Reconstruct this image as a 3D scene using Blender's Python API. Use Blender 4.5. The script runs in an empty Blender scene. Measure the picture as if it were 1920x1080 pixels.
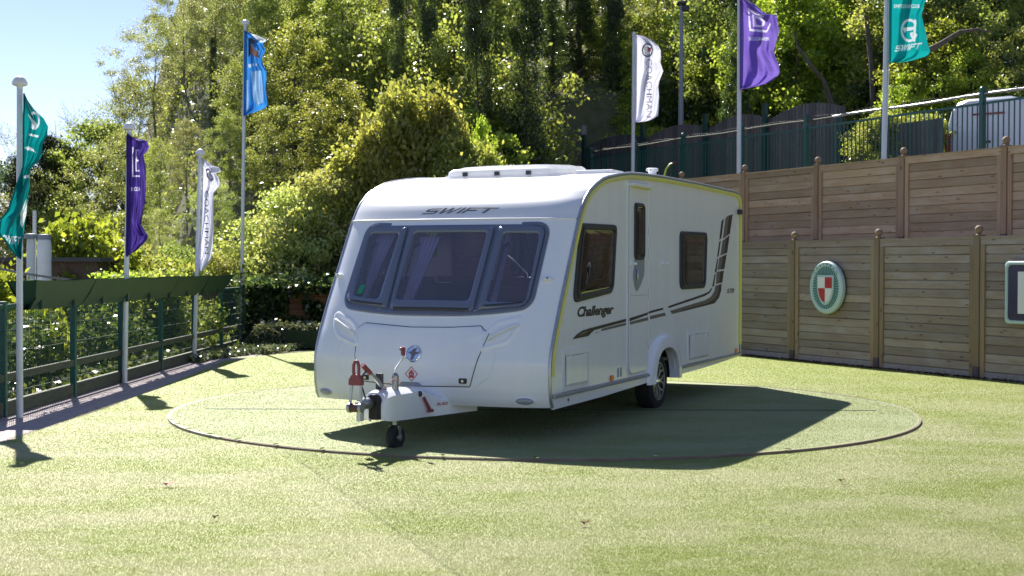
import bpy, bmesh, math, random
import numpy as np
from mathutils import Vector, Matrix
from mathutils.geometry import tessellate_polygon
random.seed(7); RN = np.random.default_rng(11)
R = math.radians
sc = bpy.context.scene
COL = sc.collection
# ---------------------------------------------------------------- camera
FPX, PITCH, ROLL, CH = 2552.0, -0.0156, 0.0025, 1.4818      # focal length in pixels of a 1920 wide frame
cam = bpy.data.cameras.new('camera'); camo = bpy.data.objects.new('camera', cam); COL.objects.link(camo)
cam.sensor_width = 36; cam.lens = FPX/1920*36; cam.clip_start = .1; cam.clip_end = 1500
camo.matrix_world = Matrix.Translation((0, 0, CH)) @ Matrix.Rotation(R(90)+PITCH, 4, 'X') @ Matrix.Rotation(ROLL, 4, 'Z')
cam.dof.use_dof = True; cam.dof.focus_distance = 12.2; cam.dof.aperture_fstop = 4.0
sc.camera = camo
# ---------------------------------------------------------------- world, sun, exposure
SDIR = Vector((-.349, .983, 1.0)).normalized()                # towards the sun
elev = math.asin(SDIR.z); az = math.atan2(SDIR.x, SDIR.y)
w = bpy.data.worlds.new('World'); sc.world = w; w.use_nodes = True
nt = w.node_tree; nt.nodes.clear()
sky = nt.nodes.new('ShaderNodeTexSky'); sky.sky_type = 'NISHITA'; sky.sun_disc = False
sky.sun_elevation = elev; sky.sun_rotation = az; sky.air_density = .75; sky.dust_density = 0; sky.ozone_density = 2.5
bg = nt.nodes.new('ShaderNodeBackground'); bg.inputs[1].default_value = .078
out = nt.nodes.new('ShaderNodeOutputWorld'); wb = nt.nodes.new('ShaderNodeMix'); wb.data_type = 'RGBA'; wb.blend_type = 'MULTIPLY'; wb.inputs[0].default_value = 1; wb.inputs[7].default_value = (1.09, .905, .94, 1)   # the photograph's white balance, the same over the whole sky
nt.links.new(sky.outputs[0], wb.inputs[6]); nt.links.new(wb.outputs[2], bg.inputs[0]); nt.links.new(bg.outputs[0], out.inputs[0])
sl = bpy.data.lights.new('sun', 'SUN'); sl.energy = 4.5; sl.angle = R(.5); sl.color = (1, .95, .87)
so = bpy.data.objects.new('sun', sl); COL.objects.link(so); so.rotation_euler = SDIR.to_track_quat('Z', 'Y').to_euler()
sc.view_settings.view_transform = 'Standard'; sc.view_settings.look = 'None'; sc.view_settings.gamma = 1
sc.view_settings.use_curve_mapping = False; sc.view_settings.exposure = 1.2
sc.render.engine = 'CYCLES'; sc.cycles.use_denoising = True
sc.cycles.max_bounces = 8; sc.cycles.transparent_max_bounces = 12; sc.cycles.caustics_reflective = False; sc.cycles.caustics_refractive = False

def ray(u, v):
    u -= 960; v -= 540; c, s = math.cos(-ROLL), math.sin(-ROLL); u, v = c*u-s*v, s*u+c*v
    x, y, z = u/FPX, 1, -v/FPX; c, s = math.cos(PITCH), math.sin(PITCH)
    return x, y*c-z*s, y*s+z*c
def at(u, v, Y):                                              # the point at depth Y that the photo shows at (u, v)
    d = ray(u, v); return Vector((d[0]*Y/d[1], Y, CH+d[2]*Y/d[1]))
def gnd(u, v, z=0):
    d = ray(u, v); t = (z-CH)/d[2]; return Vector((d[0]*t, d[1]*t, z))

# ---------------------------------------------------------------- materials
def mat(name, col=(.8, .8, .8), rough=.5, metal=0, spec=.5, noise=0, nscale=20, bump=0, bscale=80, coat=0, stretch=None, col2=None, trans=0, emis=None):
    m = bpy.data.materials.new(name); m.use_nodes = True; n = m.node_tree.nodes; l = m.node_tree.links
    p = n['Principled BSDF']; p.inputs['Base Color'].default_value = (*col, 1); p.inputs['Roughness'].default_value = rough
    p.inputs['Metallic'].default_value = metal; p.inputs['Specular IOR Level'].default_value = spec
    p.inputs['Coat Weight'].default_value = coat; p.inputs['Coat Roughness'].default_value = .08
    tc = n.new('ShaderNodeTexCoord'); mp = n.new('ShaderNodeMapping'); l.new(tc.outputs['Object'], mp.inputs[0])
    if stretch: mp.inputs['Scale'].default_value = stretch
    if noise or col2:
        t = n.new('ShaderNodeTexNoise'); t.inputs['Scale'].default_value = nscale; t.inputs['Detail'].default_value = 6; t.inputs['Roughness'].default_value = .6
        l.new(mp.outputs[0], t.inputs['Vector'])
        r = n.new('ShaderNodeValToRGB'); l.new(t.outputs[0], r.inputs[0])
        c2 = col2 if col2 else tuple(c*(1-noise) for c in col)
        r.color_ramp.elements[0].position = .3; r.color_ramp.elements[1].position = .7
        r.color_ramp.elements[0].color = (*c2, 1); r.color_ramp.elements[1].color = (*col, 1)
        l.new(r.outputs[0], p.inputs['Base Color'])
    if bump:
        t = n.new('ShaderNodeTexNoise'); t.inputs['Scale'].default_value = bscale; t.inputs['Detail'].default_value = 4; l.new(mp.outputs[0], t.inputs['Vector'])
        b = n.new('ShaderNodeBump'); b.inputs['Strength'].default_value = bump; b.inputs['Distance'].default_value = .01
        l.new(t.outputs[0], b.inputs['Height']); l.new(b.outputs[0], p.inputs['Normal'])
    if trans:
        tr = n.new('ShaderNodeBsdfTranslucent'); mx = n.new('ShaderNodeMixShader'); mx.inputs[0].default_value = trans
        tr.inputs[0].default_value = (*[min(1, c*1.15) for c in col], 1)
        l.new(p.outputs[0], mx.inputs[1]); l.new(tr.outputs[0], mx.inputs[2]); l.new(mx.outputs[0], n['Material Output'].inputs[0])
    return m
def wood(name, base, dark, lichen, vertical=False, ax='X'):
    # weathered softwood: long grain, knots, and a tint of its own for every board
    m = bpy.data.materials.new(name); m.use_nodes = True; n = m.node_tree.nodes; l = m.node_tree.links; p = n['Principled BSDF']
    tc = n.new('ShaderNodeTexCoord'); oi = n.new('ShaderNodeObjectInfo')
    ad = n.new('ShaderNodeVectorMath'); ad.operation = 'MULTIPLY_ADD'; ad.inputs[1].default_value = (1, 1, 1)
    cb = n.new('ShaderNodeCombineXYZ'); mul = n.new('ShaderNodeMath'); mul.operation = 'MULTIPLY'; mul.inputs[1].default_value = 37.0
    l.new(oi.outputs['Random'], mul.inputs[0])
    for i in range(3): l.new(mul.outputs[0], cb.inputs[i])
    l.new(tc.outputs['Object'], ad.inputs[0]); l.new(cb.outputs[0], ad.inputs[2])
    mp = n.new('ShaderNodeMapping'); l.new(ad.outputs[0], mp.inputs[0])
    mp.inputs['Scale'].default_value = (14, 14, .9) if vertical else (1.1, 14, 14)
    t1 = n.new('ShaderNodeTexNoise'); t1.inputs['Scale'].default_value = 2.2; t1.inputs['Detail'].default_value = 9; t1.inputs['Roughness'].default_value = .7; t1.inputs['Distortion'].default_value = .6
    l.new(mp.outputs[0], t1.inputs['Vector'])
    r1 = n.new('ShaderNodeValToRGB'); r1.color_ramp.elements[0].position = .34; r1.color_ramp.elements[1].position = .64
    r1.color_ramp.elements[0].color = (*dark, 1); r1.color_ramp.elements[1].color = (*base, 1); l.new(t1.outputs[0], r1.inputs[0])
    mp2 = n.new('ShaderNodeMapping'); l.new(ad.outputs[0], mp2.inputs[0]); mp2.inputs['Scale'].default_value = (2, 2, .5) if vertical else (.8, 2, 3)
    t2 = n.new('ShaderNodeTexNoise'); t2.inputs['Scale'].default_value = 2.6; t2.inputs['Detail'].default_value = 5; l.new(mp2.outputs[0], t2.inputs['Vector'])
    r2 = n.new('ShaderNodeValToRGB'); r2.color_ramp.elements[0].position = .45; r2.color_ramp.elements[1].position = .72
    l.new(t2.outputs[0], r2.inputs[0])
    mx = n.new('ShaderNodeMix'); mx.data_type = 'RGBA'; mx.inputs[7].default_value = (*lichen, 1); l.new(r2.outputs[0], mx.inputs[0]); l.new(r1.outputs[0], mx.inputs[6])
    # knots
    mp3 = n.new('ShaderNodeMapping'); l.new(ad.outputs[0], mp3.inputs[0]); mp3.inputs['Scale'].default_value = (6, 6, 3) if vertical else (2.6, 9, 9)
    vo = n.new('ShaderNodeTexVoronoi'); vo.inputs['Scale'].default_value = 1.3; l.new(mp3.outputs[0], vo.inputs['Vector'])
    r3 = n.new('ShaderNodeValToRGB'); r3.color_ramp.elements[0].position = .07; r3.color_ramp.elements[1].position = .17; l.new(vo.outputs['Distance'], r3.inputs[0])
    r3.color_ramp.elements[0].color = (.45, .38, .34, 1); r3.color_ramp.elements[1].color = (1, 1, 1, 1)
    m3 = n.new('ShaderNodeMix'); m3.data_type = 'RGBA'; m3.blend_type = 'MULTIPLY'; m3.inputs[0].default_value = 1; l.new(mx.outputs[2], m3.inputs[6]); l.new(r3.outputs[0], m3.inputs[7])
    hs = n.new('ShaderNodeHueSaturation'); mr = n.new('ShaderNodeMapRange'); mr.inputs[3].default_value = .74; mr.inputs[4].default_value = 1.2
    l.new(oi.outputs['Random'], mr.inputs[0]); l.new(mr.outputs[0], hs.inputs['Value']); l.new(m3.outputs[2], hs.inputs['Color'])
    l.new(hs.outputs[0], p.inputs['Base Color']); p.inputs['Roughness'].default_value = .8; p.inputs['Specular IOR Level'].default_value = .25
    b = n.new('ShaderNodeBump'); b.inputs['Strength'].default_value = .5; b.inputs['Distance'].default_value = .006; l.new(t1.outputs[0], b.inputs['Height']); l.new(b.outputs[0], p.inputs['Normal'])
    return m
def leafmat(name, c1, c2, c3, trans=.45, rough=.42, spec=.5):
    m = bpy.data.materials.new(name); m.use_nodes = True; n = m.node_tree.nodes; l = m.node_tree.links; p = n['Principled BSDF']
    a = n.new('ShaderNodeAttribute'); a.attribute_name = 'tint'
    oi = n.new('ShaderNodeObjectInfo'); r = n.new('ShaderNodeValToRGB'); l.new(a.outputs['Fac'], r.inputs[0])
    r.color_ramp.elements[0].color = (*c1, 1); r.color_ramp.elements[1].color = (*c3, 1); e = r.color_ramp.elements.new(.55); e.color = (*c2, 1)
    hs = n.new('ShaderNodeHueSaturation'); mr = n.new('ShaderNodeMapRange'); mr.inputs[3].default_value = .8; mr.inputs[4].default_value = 1.2
    mh = n.new('ShaderNodeMapRange'); mh.inputs[3].default_value = .485; mh.inputs[4].default_value = .515
    l.new(oi.outputs['Random'], mr.inputs[0]); l.new(oi.outputs['Random'], mh.inputs[0]); l.new(mr.outputs[0], hs.inputs['Value']); l.new(mh.outputs[0], hs.inputs['Hue'])
    l.new(r.outputs[0], hs.inputs['Color']); l.new(hs.outputs[0], p.inputs['Base Color']); p.inputs['Roughness'].default_value = rough; p.inputs['Specular IOR Level'].default_value = spec
    tr = n.new('ShaderNodeBsdfTranslucent'); mu = n.new('ShaderNodeMix'); mu.data_type = 'RGBA'; mu.blend_type = 'MULTIPLY'; mu.inputs[0].default_value = 1; mu.inputs[7].default_value = (2.5, 2.35, 1.15, 1)
    l.new(hs.outputs[0], mu.inputs[6]); l.new(mu.outputs[2], tr.inputs[0])
    mx = n.new('ShaderNodeMixShader'); mx.inputs[0].default_value = trans; l.new(p.outputs[0], mx.inputs[1]); l.new(tr.outputs[0], mx.inputs[2]); l.new(mx.outputs[0], n['Material Output'].inputs[0])
    return m
SEAM_A = gnd(522, 838); SEAM_B = gnd(860, 1080)
TCX, TCY, TR = .3202, 14.1062, 3.7626
def turfmat(name, disc, blade):
    m = bpy.data.materials.new(name); m.use_nodes = True; n = m.node_tree.nodes; l = m.node_tree.links; p = n['Principled BSDF']
    g = n.new('ShaderNodeNewGeometry'); pos = g.outputs['Position']
    def noise(scale, st, det=5, rough=.6):
        mp = n.new('ShaderNodeMapping'); mp.inputs['Scale'].default_value = st; mp.inputs['Rotation'].default_value = (0, 0, R(-28)); l.new(pos, mp.inputs[0])
        t = n.new('ShaderNodeTexNoise'); t.inputs['Scale'].default_value = scale; t.inputs['Detail'].default_value = det; t.inputs['Roughness'].default_value = rough; l.new(mp.outputs[0], t.inputs['Vector']); return t
    t1 = noise(.75, (1, 1.6, 1)); t2 = noise(7, (1, 2.2, 1)); t3 = noise(60, (1, 1.8, 1), 3)
    def mixv(a, b, f, mode='MIX'):
        q = n.new('ShaderNodeMix'); q.data_type = 'RGBA'; q.blend_type = mode
        for s, x in ((0, f), (6, a), (7, b)):
            if isinstance(x, tuple): q.inputs[s].default_value = (*x, 1)
            elif isinstance(x, (int, float)): q.inputs[s].default_value = x
            else: l.new(x, q.inputs[s])
        return q.outputs[2]
    def ramp(src, a, b, c0=(0, 0, 0), c1=(1, 1, 1)):
        r = n.new('ShaderNodeValToRGB'); r.color_ramp.elements[0].position = a; r.color_ramp.elements[1].position = b
        r.color_ramp.elements[0].color = (*c0, 1); r.color_ramp.elements[1].color = (*c1, 1); l.new(src, r.inputs[0]); return r.outputs[0]
    green = (.34, .40, .085); pale = (.56, .55, .34)
    if disc: green = (.39, .435, .21); pale = (.51, .535, .345)
    c = mixv(green, pale, ramp(t1.outputs[0], .40, .60))
    t4 = noise(2.4, (1, 2.6, 1), 6, .7); c = mixv(c, pale, ramp(t4.outputs[0], .50, .66, (0, 0, 0), (.55, .55, .55)))
    c = mixv(c, pale, ramp(t2.outputs[0], .40, .80, (0, 0, 0), (.6, .6, .6)))
    c = mixv(c, ramp(t3.outputs[0], .25, .75, (.84, .84, .80), (1.08, 1.08, 1.06)), 1, 'MULTIPLY')
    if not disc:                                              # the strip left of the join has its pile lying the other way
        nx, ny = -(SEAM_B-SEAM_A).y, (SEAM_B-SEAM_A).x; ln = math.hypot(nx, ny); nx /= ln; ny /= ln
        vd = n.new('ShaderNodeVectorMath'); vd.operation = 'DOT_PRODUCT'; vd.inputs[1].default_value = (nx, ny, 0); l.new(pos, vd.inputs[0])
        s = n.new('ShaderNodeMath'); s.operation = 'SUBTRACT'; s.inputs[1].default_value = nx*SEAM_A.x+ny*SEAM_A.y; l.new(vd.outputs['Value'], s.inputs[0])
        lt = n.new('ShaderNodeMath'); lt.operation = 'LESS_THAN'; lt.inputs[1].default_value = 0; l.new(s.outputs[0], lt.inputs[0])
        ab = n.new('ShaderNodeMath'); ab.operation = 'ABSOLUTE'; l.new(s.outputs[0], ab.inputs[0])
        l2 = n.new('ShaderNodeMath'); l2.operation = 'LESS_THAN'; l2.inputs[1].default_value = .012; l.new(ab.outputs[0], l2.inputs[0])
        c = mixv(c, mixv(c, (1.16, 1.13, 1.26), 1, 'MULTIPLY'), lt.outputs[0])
        c = mixv(c, mixv(c, (.72, .74, .70), 1, 'MULTIPLY'), l2.outputs[0])
        sx = n.new('ShaderNodeSeparateXYZ'); l.new(pos, sx.inputs[0])      # far end of the lawn: greener colour blended in with depth
        far = n.new('ShaderNodeMapRange'); far.inputs[1].default_value = 12; far.inputs[2].default_value = 21; l.new(sx.outputs[1], far.inputs[0])
        c = mixv(c, (.37, .43, .05), n_mul(n, l, far.outputs[0], .8))
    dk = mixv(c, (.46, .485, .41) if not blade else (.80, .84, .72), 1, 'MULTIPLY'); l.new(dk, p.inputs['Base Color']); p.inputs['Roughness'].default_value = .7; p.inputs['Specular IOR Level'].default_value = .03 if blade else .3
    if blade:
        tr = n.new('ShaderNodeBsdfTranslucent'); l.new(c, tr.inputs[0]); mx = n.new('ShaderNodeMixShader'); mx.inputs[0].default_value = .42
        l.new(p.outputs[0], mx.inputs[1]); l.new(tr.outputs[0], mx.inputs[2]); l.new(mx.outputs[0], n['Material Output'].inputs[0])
    else:
        b = n.new('ShaderNodeBump'); b.inputs['Strength'].default_value = .2; b.inputs['Distance'].default_value = .01; l.new(t3.outputs[0], b.inputs['Height']); l.new(b.outputs[0], p.inputs['Normal'])
        gl = n.new('ShaderNodeBsdfGlossy'); gl.inputs['Roughness'].default_value = .7; gl.inputs[0].default_value = (.9, 1, .5, 1); mx = n.new('ShaderNodeMixShader'); mx.inputs[0].default_value = .06   # plastic pile shines against the light
        l.new(p.outputs[0], mx.inputs[1]); l.new(gl.outputs[0], mx.inputs[2]); l.new(mx.outputs[0], n['Material Output'].inputs[0])
    return m
def n_mul(n, l, src, k):
    q = n.new('ShaderNodeMath'); q.operation = 'MULTIPLY'; q.inputs[1].default_value = k; l.new(src, q.inputs[0]); return q.outputs[0]
def glassmat(name, tint, refl_tint=(1, 1, 1), op=.35, dark=(.02, .02, .03)):
    m = bpy.data.materials.new(name); m.use_nodes = True; n = m.node_tree.nodes; l = m.node_tree.links; n.clear()
    o = n.new('ShaderNodeOutputMaterial'); tb = n.new('ShaderNodeBsdfTransparent'); tb.inputs[0].default_value = (*tint, 1)
    df = n.new('ShaderNodeBsdfDiffuse'); df.inputs[0].default_value = (*dark, 1)
    m1 = n.new('ShaderNodeMixShader'); m1.inputs[0].default_value = op; l.new(tb.outputs[0], m1.inputs[1]); l.new(df.outputs[0], m1.inputs[2])
    gl = n.new('ShaderNodeBsdfGlossy'); gl.inputs['Roughness'].default_value = .02; gl.inputs[0].default_value = (*refl_tint, 1)
    fr = n.new('ShaderNodeFresnel'); fr.inputs[0].default_value = 1.6; m2 = n.new('ShaderNodeMixShader')
    l.new(fr.outputs[0], m2.inputs[0]); l.new(m1.outputs[0], m2.inputs[1]); l.new(gl.outputs[0], m2.inputs[2]); l.new(m2.outputs[0], o.inputs[0])
    return m
M = dict(
    paint=mat('white_grp', (.86, .87, .88), .30, spec=.5, coat=.4, col2=(.81, .825, .84), nscale=1.5, stretch=(1, 2.5, .5)),
    roofp=mat('white_roof_skin', (.78, .79, .80), .34, spec=.5, coat=.15, col2=(.72, .73, .75), nscale=2.2, bump=.04, bscale=12),
    side=mat('white_side_skin', (.85, .88, .90), .22, spec=.5, coat=.5, col2=(.80, .835, .85), nscale=1.6, stretch=(3.5, 1, .35)),
    frame=mat('smoked_acrylic_frame', (.13, .15, .21), .2, spec=.6, coat=.6),
    rubber=mat('black_rubber', (.02, .02, .022), .6, noise=.3, bump=.2, bscale=150),
    tyre=mat('tyre_rubber', (.022, .022, .024), .75, noise=.35, nscale=30, bump=.3, bscale=90),
    grey=mat('grey_plastic', (.27, .30, .34), .45), dgrey=mat('dark_grey_plastic', (.032, .034, .038), .5),
    alu=mat('dull_aluminium', (.50, .52, .55), .35, metal=.8, noise=.2, nscale=15), chrome=mat('chrome', (.85, .86, .88), .1, metal=1),
    steel=mat('galvanised_steel', (.45, .46, .47), .42, metal=.85, noise=.35, nscale=25),
    yellow=mat('yellow_bead', (.74, .68, .10), .5, col2=(.62, .60, .22), nscale=5),
    red=mat('faded_red_plastic', (.30, .07, .085), .5, noise=.2, nscale=12), orange=mat('orange_reflector', (.75, .16, .02), .25),
    black=mat('black_vinyl', (.022, .018, .02), .35), taupe=mat('taupe_vinyl', (.13, .12, .11), .35), silvertxt=mat('silver_grey_vinyl', (.13, .135, .16), .4),
    glass=glassmat('smoked_window_sky_sheen', (.80, .76, .92), op=.17, dark=(.36, .38, .52)), glass2=glassmat('smoked_brown_window', (.30, .23, .19), op=.25, dark=(.03, .022, .02)),  # front panes: pale blue diffuse share stands in for reflected sky
    cabinet=mat('walnut_cabinet', (.34, .15, .08), .4, col2=(.22, .09, .05), nscale=6, stretch=(1, 1, 8)), curtain=mat('pale_curtain', (.80, .78, .80), .9),
    cushion=mat('brown_cushion', (.10, .075, .07), .9, noise=.3), floor_in=mat('vinyl_floor', (.12, .09, .07), .6), mirror=mat('mirror', (.7, .75, .78), .05, metal=1),
    sticker=mat('green_sticker', (.02, .25, .12), .5), white=mat('white_plastic', (.78, .79, .80), .35), lens=mat('clear_lens', (.30, .32, .36), .12, spec=.8),
    pole=mat('white_pole', (.66, .70, .74), .3, coat=.3, col2=(.55, .59, .62), nscale=3), galv=mat('grey_pole', (.22, .25, .30), .5),
    green=mat('green_powder_coat', (.014, .10, .082), .38, noise=.25, nscale=8), greend=mat('dark_green_coat', (.012, .055, .05), .45),
    trough=mat('green_canvas', (.012, .060, .036), .6, col2=(.008, .036, .030), nscale=2.5, bump=.2, bscale=20), greenwood=mat('green_stained_timber', (.085, .10, .065), .75, col2=(.045, .06, .04), nscale=5, stretch=(6, 1, 6)),
    wood_lo=wood('weathered_timber', (.31, .25, .205), (.24, .19, .15), (.315, .29, .265)), wood_lov=wood('weathered_timber_post', (.34, .25, .155), (.24, .17, .105), (.30, .24, .17), True),
    wood_hi=wood('brown_timber', (.42, .30, .19), (.32, .22, .14), (.42, .33, .235)), wood_hiv=wood('brown_timber_post', (.40, .27, .17), (.29, .19, .12), (.39, .285, .20), True),
    wood_dk=wood('dark_closeboard', (.17, .155, .15), (.095, .09, .09), (.15, .145, .155), True), wood_bk=wood('orange_timber', (.30, .15, .07), (.17, .08, .04), (.26, .13, .06)),
    ball=mat('turned_ball_timber', (.28, .19, .12), .7, noise=.35, nscale=14), shoe=mat('post_shoe', (.075, .055, .075), .6, noise=.3),
    concrete=mat('concrete', (.33, .30, .29), .85, noise=.3, nscale=12, bump=.3, bscale=60),
    paving=mat('path_paving', (.42, .36, .36), .85, col2=(.30, .25, .255), nscale=9, bump=.4, bscale=90),
    soil=mat('leaf_litter', (.17, .15, .08), .95, col2=(.08, .10, .04), nscale=3, bump=.8, bscale=14),
    bank=mat('terrace_ground', (.16, .14, .12), .9, noise=.4, nscale=5, bump=.5, bscale=30),
    bark=mat('bark', (.12, .10, .075), .9, col2=(.045, .04, .03), nscale=9, stretch=(1, 1, .25), bump=.8, bscale=25), barkp=mat('pale_bark', (.30, .27, .21), .9, col2=(.13, .12, .09), nscale=9, stretch=(1, 1, .3), bump=.6, bscale=25),
    rim=mat('rusty_edging', (.20, .13, .095), .6, metal=.3, col2=(.30, .24, .20), nscale=3), rimp=mat('worn_pale_edging', (.34, .30, .27), .5, noise=.2),
    van=mat('van_white', (.74, .76, .80), .3, coat=.4), vglass=mat('van_glass', (.02, .025, .03), .08), tail=mat('tail_light', (.30, .012, .02), .25),
    tank=mat('pale_grey_tank', (.76, .79, .83), .5, noise=.25, nscale=2), shed=mat('brick_shed', (.12, .08, .06), .9, noise=.3), roofd=mat('dark_shed_roof', (.07, .075, .075), .8),
    hose=mat('lime_hose', (.42, .55, .04), .4), leafp=mat('pink_petal', (.70, .30, .26), .7), leafb=mat('dry_leaf', (.25, .10, .05), .8),
    f_teal=mat('teal_flag_cloth', (.005, .33, .33), .75, spec=.2, trans=.35), f_teal2=mat('dark_teal_flag_cloth', (.004, .25, .26), .75, spec=.2, trans=.35), f_purple=mat('purple_flag_cloth', (.085, .05, .30), .75, spec=.2, trans=.35),
    f_purple2=mat('lilac_flag_cloth', (.20, .13, .50), .75, spec=.2, trans=.4), f_white=mat('white_flag_cloth', (.70, .71, .82), .8, spec=.2, trans=.45), f_blue=mat('blue_flag_cloth', (.04, .24, .62), .75, spec=.2, trans=.4),
    p_white=mat('white_print', (.72, .78, .82), .7, trans=.3), p_navy=mat('slate_print', (.08, .09, .16), .7), p_red=mat('red_print', (.50, .03, .05), .6), p_green=mat('dark_green_print', (.02, .16, .14), .5),
    p_lilac=mat('pale_lilac_print', (.75, .72, .88), .7, trans=.4), p_pale=mat('pale_blue_print', (.30, .50, .75), .7, trans=.3), p_orange=mat('orange_picture_print', (.55, .27, .20), .7), s_edge=mat('pale_green_rim', (.42, .56, .55), .4), s_navy=mat('navy_enamel', (.012, .010, .055), .3),
    s_white=mat('white_enamel', (.72, .74, .73), .4), s_red=mat('red_enamel', (.42, .02, .015), .4), s_teal=mat('teal_enamel', (.02, .13, .12), .4), gold=mat('gold_print', (.5, .42, .1), .4),
)
# ---------------------------------------------------------------- mesh helpers
def tag(o, label=None, cat=None, group=None, kind=None):
    for k, v in (('label', label), ('category', cat), ('group', group), ('kind', kind)):
        if v: o[k] = v
    return o
def empty(name, loc=(0, 0, 0), rz=0, label=None, cat=None, group=None):
    o = bpy.data.objects.new(name, None); COL.objects.link(o); o.location = loc; o.rotation_euler = (0, 0, rz); o.empty_display_size = .3
    return tag(o, label, cat, group)
class MB:
    def __init__(s): s.v = []; s.f = []; s.m = []; s.mats = []
    def mi(s, m):
        if m is None: return 0
        if m not in s.mats: s.mats.append(m)
        return s.mats.index(m)
    def add(s, vs, fs, m=None):
        k = len(s.v); s.v += [tuple(v) for v in vs]; i = s.mi(m)
        for f in fs: s.f.append(tuple(a+k for a in f)); s.m.append(i)
        return s
    def box(s, a, b, m=None, X=None):
        vs = [Vector((x, y, z)) for z in (a[2], b[2]) for y in (a[1], b[1]) for x in (a[0], b[0])]
        if X: vs = [X @ v for v in vs]
        return s.add(vs, [(0, 2, 3, 1), (4, 5, 7, 6), (0, 1, 5, 4), (2, 6, 7, 3), (0, 4, 6, 2), (1, 3, 7, 5)], m)
    def tube(s, pts, r, n=8, m=None, closed=False, caps=True):
        pts = [Vector(p) for p in pts]; N = len(pts); rs = r if isinstance(r, (list, tuple)) else [r]*N
        vs = []; pn = None
        for i, p in enumerate(pts):
            a = pts[i-1] if (i or closed) else p; b = pts[(i+1) % N] if (i < N-1 or closed) else p
            t = (b-a).normalized()
            if pn is None: pn = t.orthogonal().normalized()
            pn = (pn-t*pn.dot(t)).normalized(); q = t.cross(pn)
            for k in range(n):
                an = 2*math.pi*k/n; vs.append(p+(pn*math.cos(an)+q*math.sin(an))*rs[i])
        fs = []
        for i in range(N if closed else N-1):
            for k in range(n):
                a = i*n+k; b = i*n+(k+1) % n; c = ((i+1) % N)*n+(k+1) % n; d = ((i+1) % N)*n+k; fs.append((a, b, c, d))
        if caps and not closed: fs += [tuple(range(n-1, -1, -1)), tuple((N-1)*n+k for k in range(n))]
        return s.add(vs, fs, m)
    def lathe(s, prof, n=16, m=None, X=None, caps=True):                # prof: (r, z) about Z
        vs = []; fs = []
        for r, z in prof:
            for k in range(n): vs.append(Vector((r*math.cos(2*math.pi*k/n), r*math.sin(2*math.pi*k/n), z)))
        for i in range(len(prof)-1):
            for k in range(n): fs.append((i*n+k, i*n+(k+1) % n, (i+1)*n+(k+1) % n, (i+1)*n+k))
        if caps: fs += [tuple(range(n-1, -1, -1)), tuple((len(prof)-1)*n+k for k in range(n))]
        if X: vs = [X @ v for v in vs]
        return s.add(vs, fs, m)
    def prism(s, loop, F0, F1, m=None, holes=()):            # loop of (a,b); F maps (a,b) to a point, bottom and top
        loops = [list(loop)]+[list(h) for h in holes]; allp = [p for L in loops for p in L]; n = len(allp)
        tris = tessellate_polygon([[Vector((p[0], p[1], 0)) for p in L] for L in loops])
        vs = [F0(*p) for p in allp]+[F1(*p) for p in allp]
        fs = [tuple(t) for t in tris]+[tuple(i+n for i in reversed(t)) for t in tris]
        k = 0
        for L in loops:
            for i in range(len(L)): j = (i+1) % len(L); fs.append((k+i, k+j, n+k+j, n+k+i))
            k += len(L)
        return s.add(vs, fs, m)
    def build(s, name, m=None, parent=None, smooth=None, bevel=0):
        me = bpy.data.meshes.new(name); me.from_pydata([tuple(v) for v in s.v], [], s.f)
        mats = s.mats if s.mats else []
        if m is not None and not mats: mats = [m]
        for q in mats: me.materials.append(q)
        if s.mats: me.polygons.foreach_set('material_index', s.m)
        bm = bmesh.new(); bm.from_mesh(me)
        bmesh.ops.recalc_face_normals(bm, faces=bm.faces)
        bm.to_mesh(me); bm.free()
        if smooth is not None:
            me.shade_smooth(); me.set_sharp_from_angle(angle=R(smooth))
        o = bpy.data.objects.new(name, me); COL.objects.link(o)
        if parent: o.parent = parent
        if bevel:
            b = o.modifiers.new('bevel', 'BEVEL'); b.width = bevel; b.segments = 2; b.limit_method = 'ANGLE'; b.angle_limit = R(40)
        return o
def copy_tree(o, parent=None):
    c = o.copy(); COL.objects.link(c); c.parent = parent
    for ch in list(o.children): copy_tree(ch, c)
    return c
def bulk(name, V, F, m, tint=None, parent=None, nper=4):
    me = bpy.data.meshes.new(name); nv = len(V); nf = len(F)
    me.vertices.add(nv); me.vertices.foreach_set('co', V.astype(np.float32).ravel())
    me.loops.add(nf*nper); me.loops.foreach_set('vertex_index', F.astype(np.int32).ravel())
    me.polygons.add(nf); me.polygons.foreach_set('loop_start', np.arange(0, nf*nper, nper, dtype=np.int32))
    me.polygons.foreach_set('loop_total', np.full(nf, nper, dtype=np.int32))
    if tint is not None:
        a = me.attributes.new('tint', 'FLOAT', 'FACE'); a.data.foreach_set('value', tint.astype(np.float32))
    me.update(); me.validate()
    if m: me.materials.append(m)
    o = bpy.data.objects.new(name, me); COL.objects.link(o)
    if parent: o.parent = parent
    return o
def text_tris(body, shear=0, offset=0, sx=1, spacing=1):
    cu = bpy.data.curves.new('lettering', 'FONT'); cu.body = body; cu.shear = shear; cu.offset = offset; cu.space_character = spacing; cu.resolution_u = 4
    o = bpy.data.objects.new('lettering', cu); COL.objects.link(o); bpy.context.view_layer.update()
    me = bpy.data.meshes.new_from_object(o, depsgraph=bpy.context.evaluated_depsgraph_get())
    vs = [(v.co.x*sx, v.co.y) for v in me.vertices]; fs = [tuple(p.vertices) for p in me.polygons]
    bpy.data.objects.remove(o); bpy.data.curves.remove(cu); bpy.data.meshes.remove(me)
    x0 = min(v[0] for v in vs); x1 = max(v[0] for v in vs); y0 = min(v[1] for v in vs); y1 = max(v[1] for v in vs)
    return [((x-x0)/(x1-x0), (y-y0)/(y1-y0)) for x, y in vs], fs
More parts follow.
